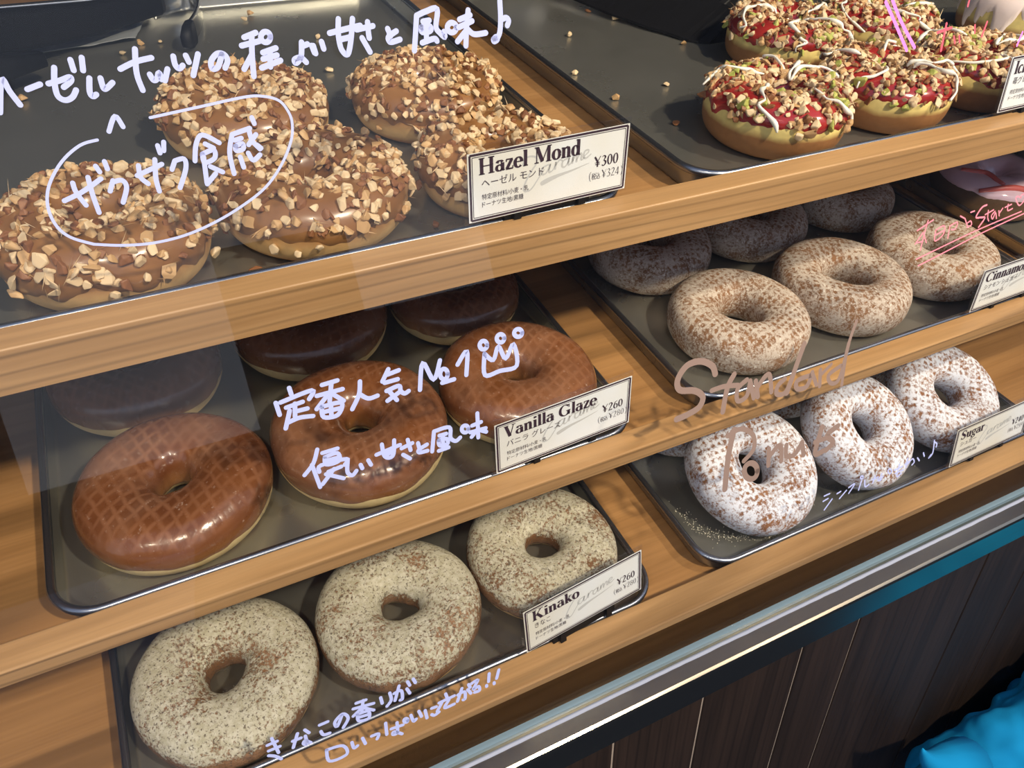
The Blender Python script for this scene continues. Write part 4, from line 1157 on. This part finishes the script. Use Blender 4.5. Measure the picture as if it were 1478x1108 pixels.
# ------------------------------------------------------------------ front glass with marker lettering
GB = W(0, 0.712, -1.289)
GV = Vector((0, 0.242, 1.0)).normalized()
GN = Vector((0, -1.0, 0.242)).normalized()          # outward
gp = empty('glass_pane', Matrix.Identity(4), 'large leaning front window pane with handwriting in marker', 'glass pane')
bm = bmesh.new()
vt = []
for off in (0.0, -0.004):
    for (u, v) in ((XL, 0.0), (XR, 0.0), (XR, 0.69), (XL, 0.69)):
        p = GB + GV * v + GN * off
        vt.append(bm.verts.new((u, p.y, p.z)))
for f in ((0, 1, 2, 3), (7, 6, 5, 4), (0, 4, 5, 1), (1, 5, 6, 2), (2, 6, 7, 3), (3, 7, 4, 0)):
    bm.faces.new([vt[k] for k in f])
bmesh.ops.recalc_face_normals(bm, faces=bm.faces)
obj('pane', mesh_from(bm, 'pane', M['glass'], False), gp)
STROKES = json.loads('''{"haz":[[18.6,-402,3691,-364,3793,-352,3753,-335,3707],[18.8,-298,3753,-255,3764],[19.0,-229,3763,-189,3769,-158,3776,-158,3763,-186,3746],[19.1,-196,3811,-210,3763,-213,3721,-194,3704,-169,3711,-151,3732],[19.0,-139,3830,-139,3796],[19.1,-102,3833,-110,3792],[19.3,-98,3765,-110,3722,-105,3705,-92,3710],[19.4,-63,3761,-63,3728,-53,3726,-29,3742],[19.5,9,3783,64,3801,121,3808],[19.6,75,3842,58,3763,62,3705],[19.8,100,3754,107,3734,120,3737,132,3757,135,3733],[19.9,164,3765,145,3728],[19.9,195,3805,194,3776,204,3762,219,3771],[20.0,238,3803,243,3780],[20.1,281,3803,266,3773,246,3734],[20.3,364,3793,340,3753,318,3749,321,3775,348,3797,372,3792,379,3770,364,3746],[20.4,458,3842,504,3854],[20.5,442,3815,510,3824],[20.6,487,3847,471,3775,460,3705],[20.6,470,3779,431,3734],[20.6,554,3834,548,3824,538,3818,527,3819,520,3827,519,3837,525,3847,535,3853,546,3852,553,3845,554,3834],[20.7,513,3783,565,3794],[20.8,541,3788,529,3731],[20.8,509,3761,563,3769],[20.9,496,3731,572,3749],[21.1,666,3804,653,3755,629,3733,625,3746,650,3751,668,3732],[21.1,664,3789,687,3795],[21.2,702,3788,707,3762],[21.3,743,3798,746,3772],[21.2,708,3787,711,3759],[21.4,781,3825,844,3833,908,3840],[21.4,826,3871,814,3815,815,3763,836,3742,860,3793,882,3867],[21.5,816,3798,862,3803],[21.6,890,3827,959,3834],[21.7,940,3850,936,3816,935,3792],[21.7,906,3795,928,3741],[21.9,1017,3818,1024,3791],[22.0,1051,3806,1016,3789,1014,3773,1025,3768,1061,3774],[22.2,1147,3854,1132,3794,1114,3726],[22.4,1147,3854,1189,3866,1239,3871,1223,3806,1236,3781,1255,3763,1255,3784],[22.2,1170,3830,1198,3832],[22.3,1160,3810,1196,3811,1196,3793,1160,3791,1160,3810],[22.3,1183,3831,1173,3755],[22.5,1153,3752,1207,3762,1218,3752],[22.6,1312,3794,1306,3784,1295,3778,1283,3779,1274,3787,1272,3798,1278,3808,1289,3814,1301,3812,1310,3805,1312,3794],[22.7,1331,3823,1381,3835],[22.7,1323,3794,1386,3812],[22.8,1375,3854,1357,3788,1343,3721],[22.8,1358,3782,1308,3741],[22.9,1363,3781,1388,3761,1441,3761],[23.1,1524,3876,1518,3811,1506,3757,1487,3731],[23.2,1476,3735,1487,3741,1491,3731,1475,3724,1473,3733,1483,3735],[23.2,1520,3805,1544,3810,1554,3797,1545,3780]],"zaku":[[17.0,-301,3372,-236,3392,-162,3427],[17.0,-256,3428,-255,3394,-237,3344],[17.1,-202,3439,-205,3376,-203,3311],[17.0,-166,3473,-159,3451],[17.1,-133,3484,-131,3457],[17.2,-125,3414,-145,3379],[17.3,-125,3409,-95,3410,-87,3383,-114,3332],[17.5,-40,3418,54,3444],[17.4,-26,3452,-30,3410,-11,3383],[17.6,35,3464,20,3397,19,3350],[17.4,58,3511,59,3484],[17.4,82,3520,74,3490],[17.6,102,3449,84,3420],[17.7,103,3449,136,3450,132,3414,94,3350],[16.9,-88,3583,-54,3631,-38,3592],[17.8,172,3437,191,3494,222,3525,275,3488],[17.8,224,3492,250,3473],[17.9,204,3457,248,3466,244,3436,205,3426,204,3457],[17.9,206,3446,193,3351],[18.0,193,3347,233,3379],[18.0,221,3408,260,3381],[18.0,329,3511,399,3524],[18.1,329,3511,303,3446,300,3368],[18.0,333,3489,359,3493],[18.1,331,3468,358,3473,356,3453,329,3451,331,3468],[18.2,394,3521,397,3478,418,3443],[18.1,416,3561,420,3538],[18.2,416,3498,380,3465],[18.2,338,3425,341,3386],[18.3,371,3435,383,3406,413,3422],[18.3,410,3460,423,3446],[10.7,-134,3560,-195,3550,-269,3504,-332,3432,-358,3362,-353,3293,-321,3243,-254,3203],[10.2,-254,3203,-163,3180,-58,3167,56,3172,168,3196,287,3238,402,3296,486,3373,543,3455,562,3515,559,3560,533,3607,476,3631,406,3637,238,3624,60,3610]],"van1":[[20.3,300,2456,302,2425],[20.3,230,2406,233,2348],[20.5,249,2402,392,2418,371,2382],[20.4,267,2372,341,2378],[20.5,307,2379,294,2320],[20.5,278,2354,243,2279],[20.6,253,2301,310,2310,370,2300],[20.6,312,2343,354,2342],[20.7,439,2430,509,2432],[20.8,406,2387,523,2386],[20.8,482,2432,455,2346],[20.7,458,2382,392,2327],[20.9,473,2378,516,2331],[20.9,415,2331,414,2281,477,2273,504,2325,415,2331],[20.9,457,2328,448,2278],[20.9,416,2305,492,2301],[21.1,606,2399,589,2340,545,2280],[21.3,594,2339,627,2309,671,2310],[21.3,744,2420,706,2370],[21.4,736,2396,791,2402],[21.4,715,2361,778,2361],[21.6,716,2320,777,2328,781,2301,797,2284,818,2290],[21.6,727,2317,755,2263],[21.6,773,2297,711,2272],[21.8,872,2280,909,2406,946,2310,993,2395],[22.0,1019,2318,1013,2305,1002,2298,991,2301,983,2313,982,2329,989,2343,999,2349,1010,2346,1018,2334,1019,2318],[22.2,985,2283,1046,2284],[22.2,1075,2351,1132,2404,1110,2288],[22.6,1218,2367,1204,2261,1284,2260,1376,2262,1374,2376,1323,2314,1294,2385,1258,2324,1218,2367],[22.3,1238,2406,1233,2395,1222,2390,1210,2393,1202,2403,1200,2416,1206,2427,1216,2432,1228,2429,1236,2419,1238,2406],[22.5,1331,2417,1325,2406,1315,2401,1303,2404,1294,2414,1292,2427,1298,2437,1308,2442,1320,2439,1329,2429,1331,2417],[22.7,1428,2419,1422,2409,1411,2405,1398,2408,1388,2418,1386,2430,1392,2440,1403,2444,1416,2441,1425,2431,1428,2419]],"van2":[[19.4,352,2138,320,2077,270,2034],[19.5,313,2073,324,1953],[19.5,370,2114,441,2114],[19.5,376,2091,435,2092,434,2052,375,2053,376,2091],[19.6,377,2072,430,2070],[19.6,337,2028,350,2057,470,2050,455,2024],[19.7,376,2015,438,2021],[19.7,405,2021,337,1963],[19.7,363,2007,436,1960],[19.9,473,2043,460,1985,478,1961,501,1977],[20.0,526,2000,530,1980],[20.0,565,2011,573,1984],[20.1,608,2025,727,2038],[20.2,643,2068,643,2010,665,1990,688,2003,704,2070],[20.2,645,2009,687,2014],[20.3,731,2018,787,2028],[20.4,768,2052,772,1995],[20.4,732,1984,761,1953],[20.5,814,2019,816,1989],[20.6,856,1998,813,1984,812,1969,853,1965],[20.6,902,2053,875,1953],[20.8,902,2053,981,2050,978,1994,1001,1969,1027,1980],[20.7,925,2023,960,2022],[20.8,917,2001,957,1996,957,1968,918,1972,917,2001],[20.8,942,2018,932,1947],[20.8,908,1946,960,1948],[20.9,1075,2011,1070,2001,1061,1997,1051,2000,1043,2010,1042,2021,1047,2031,1056,2035,1067,2032,1074,2023,1075,2011],[21.0,1097,2022,1146,2027],[21.1,1083,1990,1165,1987],[21.1,1134,2078,1119,1950],[21.1,1119,1993,1085,1964],[21.2,1125,1991,1165,1967]],"kin":[[17.4,-228,682,-179,682],[17.4,-230,646,-174,645],[17.4,-199,712,-189,611],[17.5,-236,619,-209,599,-186,567],[17.6,-111,643,-69,641],[17.6,-79,676,-117,603],[17.7,-41,679,-26,651],[17.7,-47,642,-50,587,-66,602,-53,614,-31,587],[17.8,32,670,75,670],[17.9,30,629,38,602,69,596],[18.0,149,671,112,616,108,650,155,678,175,638,140,594],[18.1,232,708,283,703],[18.1,211,681,317,662],[18.1,269,707,249,641],[18.1,253,666,202,637],[18.2,260,663,309,620],[18.2,224,636,280,629,274,584,223,594,224,636],[18.2,223,616,276,608],[18.3,358,679,359,640],[18.4,409,684,408,637,379,609],[18.5,430,669,469,668,466,615,453,612],[18.4,464,703,426,623],[18.5,500,665,510,629],[18.5,512,707,519,678],[18.5,544,709,551,680],[18.1,31,503,31,425,121,421,113,485,31,503],[18.3,161,481,164,440,184,444],[18.4,218,478,225,435],[18.5,265,465,303,460,289,432],[18.6,351,508,343,433],[18.7,372,456,437,448],[18.7,409,480,399,415,374,415,383,430,421,393],[18.8,468,463,462,455,453,458,447,468,449,479,457,482,466,475,468,463],[18.9,489,488,496,442,512,448],[18.9,535,491,543,450],[19.0,569,478,570,424],[19.0,606,473,632,470],[19.1,599,433,613,420,641,428],[19.1,697,527,701,493],[19.1,651,487,742,490],[19.1,668,482,632,438],[19.2,708,479,676,439,732,436],[19.3,762,485,802,487,798,441,786,438],[19.3,791,516,753,444],[19.4,822,492,836,458],[19.3,832,523,838,499],[19.4,848,520,889,526,852,476,885,482,887,452,858,454],[19.5,959,535,948,484],[19.5,932,465,932,457],[19.6,1018,532,997,482],[19.6,978,461,978,453]],"std":[[39.2,2579,1876,2559,1931,2482,1980,2387,1979,2322,1913,2334,1849,2433,1815,2486,1762,2459,1707,2377,1685,2301,1679],[35.8,2712,1835,2661,1766,2623,1626],[31.2,2550,1782,2635,1782,2736,1761],[31.7,2802,1776,2735,1738,2733,1662,2800,1674,2827,1762],[31.9,2827,1762,2852,1646],[32.0,2868,1750,2882,1644],[32.1,2883,1708,2943,1761,2974,1752,2985,1645],[32.6,3088,1700,3034,1670,3026,1620,3088,1608,3135,1673],[37.2,3238,1883,3174,1753,3104,1604],[33.0,3294,1665,3186,1660,3187,1606,3262,1602,3304,1680],[28.5,3304,1680,3339,1589],[28.6,3370,1679,3366,1572],[23.9,3371,1643,3458,1691],[28.9,3537,1660,3437,1624,3462,1563,3529,1580,3599,1795],[24.1,3656,1922,3589,1762,3549,1523],[41.7,2699,1485,2652,1320,2620,1112],[32.6,2654,1460,2751,1475,2840,1406,2843,1310,2768,1254],[38.0,2871,1149,2861,1119,2835,1108,2804,1119,2779,1148,2770,1184,2780,1213,2806,1224,2837,1214,2862,1185,2871,1149],[33.5,2962,1271,2957,1158],[33.6,2962,1215,3033,1268,3059,1245,3059,1154],[33.9,3100,1252,3101,1175,3171,1166,3227,1232],[34.2,3227,1232,3242,1135],[39.6,3392,1284,3337,1117,3405,1109],[34.6,3335,1196,3453,1193],[39.8,3528,1248,3436,1213,3489,1146,3430,1107]],"simple":[[11.3,3427,767,3474,768],[11.3,3418,730,3461,736],[11.3,3430,660,3497,719],[11.4,3540,744,3572,749],[11.4,3563,698,3624,739],[11.4,3644,753,3697,763,3646,709],[11.5,3774,784,3770,777,3758,779,3749,788,3748,798,3757,801,3769,795,3774,784],[11.5,3759,766,3735,702],[11.6,3789,759,3795,706,3829,711],[11.6,3858,737,3899,737],[11.6,3883,760,3864,709],[11.7,3911,743,3916,710,3944,706],[11.7,3948,753,3931,717,3961,726],[11.7,4039,739,4034,728,4022,727,4010,737,4004,752,4008,763,4020,764,4033,754,4039,739],[11.8,4065,738,4143,742],[11.8,4075,709,4153,712],[11.8,4113,769,4093,679,4134,693],[11.8,4166,750,4212,760],[11.8,4189,790,4176,721],[11.9,4178,733,4235,769,4257,738,4236,722],[11.9,4287,760,4306,732],[12.0,4343,780,4355,750],[12.0,4445,843,4438,748,4397,719,4423,740],[12.0,4446,832,4473,810,4469,786]],"start":[[9.1,4139,2384,4274,2424],[9.1,4228,2430,4200,2343,4176,2254],[9.1,4190,2362,4127,2302],[9.1,4195,2355,4225,2293],[9.1,4144,2307,4193,2306],[9.2,4302,2355,4375,2367,4373,2314,4301,2287,4302,2355],[9.2,4307,2324,4375,2337],[9.3,4427,2354,4417,2281],[9.3,4429,2356,4494,2367,4481,2328,4443,2330],[9.3,4517,2401,4553,2381],[9.4,4560,2379,4595,2315],[9.4,4583,2341,4616,2351,4627,2324,4586,2317],[9.4,4610,2407,4645,2409],[11.9,4756,2426,4711,2418,4664,2367,4711,2355,4750,2345,4698,2295],[9.5,4777,2388,4777,2343,4789,2319],[9.5,4750,2366,4827,2382],[9.5,4842,2370,4812,2348,4827,2324,4848,2360,4863,2320],[9.6,4879,2366,4888,2332],[9.6,4886,2349,4915,2376],[9.6,4965,2392,4967,2352,5012,2356],[9.6,4938,2378,4998,2386],[9.7,5085,2414,5050,2428,5036,2419,5047,2396,5080,2364,5121,2391,5117,2429,5087,2428,5083,2412],[8.4,4144,2204,4406,2241,4695,2280,5106,2320],[8.5,4164,2158,4411,2198,4735,2251,5146,2302]],"magenta":[[21.1,3783,3683,3867,3564,3960,3427],[21.2,3832,3689,3900,3584,4020,3435]],"red":[[15.4,4265,3533,4250,3464,4235,3395],[15.4,4197,3493,4309,3508],[13.3,4333,3459,4344,3425],[13.4,4377,3459,4384,3424],[13.4,4502,3502,4506,3461],[13.5,4604,3510,4567,3435],[13.2,4437,3639,4428,3608]],"purple":[[14.0,4929,3424,4890,3353]]}''')
INK = {'haz': ('ink_white', 'white handwriting, top line across the pane'), 'zaku': ('ink_white', 'white handwriting ringed by an oval'),
       'van1': ('ink_white', 'white handwriting ending in a small crown'), 'van2': ('ink_white', 'white handwriting below the crown line'),
       'kin': ('ink_white', 'two lines of white handwriting near the bottom'), 'std': ('ink_brown', 'brown handwriting reading Standard Donuts'),
       'simple': ('ink_white', 'small white handwriting beside the brown words'), 'start': ('ink_pink', 'double-underlined pink handwriting with a heart'),
       'magenta': ('ink_magenta', 'two slanting magenta strokes'), 'red': ('ink_red', 'dark red handwriting at the upper right'), 'purple': ('ink_magenta', 'short purple stroke at the right edge')}
for key, strokes in STROKES.items():
    bm = bmesh.new()
    for k, st in enumerate(strokes):
        wd = st[0] * 1e-4
        pts = [(st[q] * 1e-4, st[q + 1] * 1e-4) for q in range(1, len(st), 2)]
        pts = smooth_line(pts, 5)
        off = 0.00025 + 0.000010 * k
        def to3(u, v):
            p = GB + GV * v + GN * off
            return (u, p.y, p.z)
        ribbon(bm, [(a, b, wd) for a, b in pts], to3, True)
    bmesh.ops.recalc_face_normals(bm, faces=bm.faces)
    o = obj('marker_lettering', mesh_from(bm, 'marker_lettering', M[INK[key][0]], False), gp)
    o['label'] = INK[key][1]

# ------------------------------------------------------------------ passer-by in a teal jacket
def blob(parts, name, m, vox, parent=None, folds=()):
    bm = bmesh.new()
    for c, r, rot in parts:
        mt = Matrix.Translation(c) @ Euler(rot).to_matrix().to_4x4() @ Matrix.Diagonal((*r, 1))
        res = bmesh.ops.create_icosphere(bm, subdivisions=4, radius=1.0)
        for v in res['verts']:
            if r[0] < 0.02:                 # pointed corner of the cloth
                k = (1.0 - v.co.z) * 0.62 + 0.12
                v.co.x *= k
                v.co.y *= k
            v.co = mt @ v.co
    o = obj(name, mesh_from(bm, name, m), parent)
    rm = o.modifiers.new('merge', 'REMESH')
    rm.mode = 'VOXEL'
    rm.voxel_size = vox
    rm.use_smooth_shade = True
    sm = o.modifiers.new('soften', 'SMOOTH')
    sm.factor = 0.5
    sm.iterations = 6
    for typ, sc_, st_ in folds:
        tx = bpy.data.textures.new('folds', typ)
        tx.noise_scale = sc_
        if typ == 'MARBLE':
            tx.turbulence = 9.0
        dm = o.modifiers.new('folds', 'DISPLACE')
        dm.texture = tx
        dm.strength = st_
        dm.texture_coords = 'LOCAL'
    return o
JO = Vector((0.066, 0.0, -0.020))
person = blob([(Vector((0.66, -0.20, 0.58)) + JO, (0.075, 0.065, 0.16), (0, 0, 0))], 'person', M['teal'], 0.008)
tag(person, 'person at the lower right corner in a bright teal jacket, mostly out of frame', 'person')
jk = blob([(Vector(c) + JO, r_, e_) for c, r_, e_ in (
    ((0.665, -0.20, 0.63), (0.125, 0.10, 0.20), (0.0, 0.0, 0.0)),
    ((0.575, -0.165, 0.690), (0.070, 0.05, 0.105), (0.2, 0.75, 0.2)),
    ((0.515, -0.150, 0.680), (0.048, 0.04, 0.080), (0.2, 0.8, 0.0)),
    ((0.435, -0.15, 0.70), (0.03, 0.015, 0.03), (0.0, 0.0, 0.0)))], 'jacket', M['teal'], 0.003, person, (('CLOUDS', 0.06, 0.020), ('MARBLE', 0.07, 0.007)))
jk['label'] = 'bright teal jacket with soft folds'
bm = bmesh.new()
add_tube(bm, [(0.457, -0.148, 0.772), (0.4605, -0.148, 0.764), (0.467, -0.1485, 0.752), (0.478, -0.150, 0.738), (0.497, -0.153, 0.722), (0.525, -0.158, 0.705)],
         [0.0006, 0.0026, 0.0055, 0.0100, 0.0180, 0.0260], 14)
obj('jacket_corner', mesh_from(bm, 'jacket_corner', M['teal']), person)
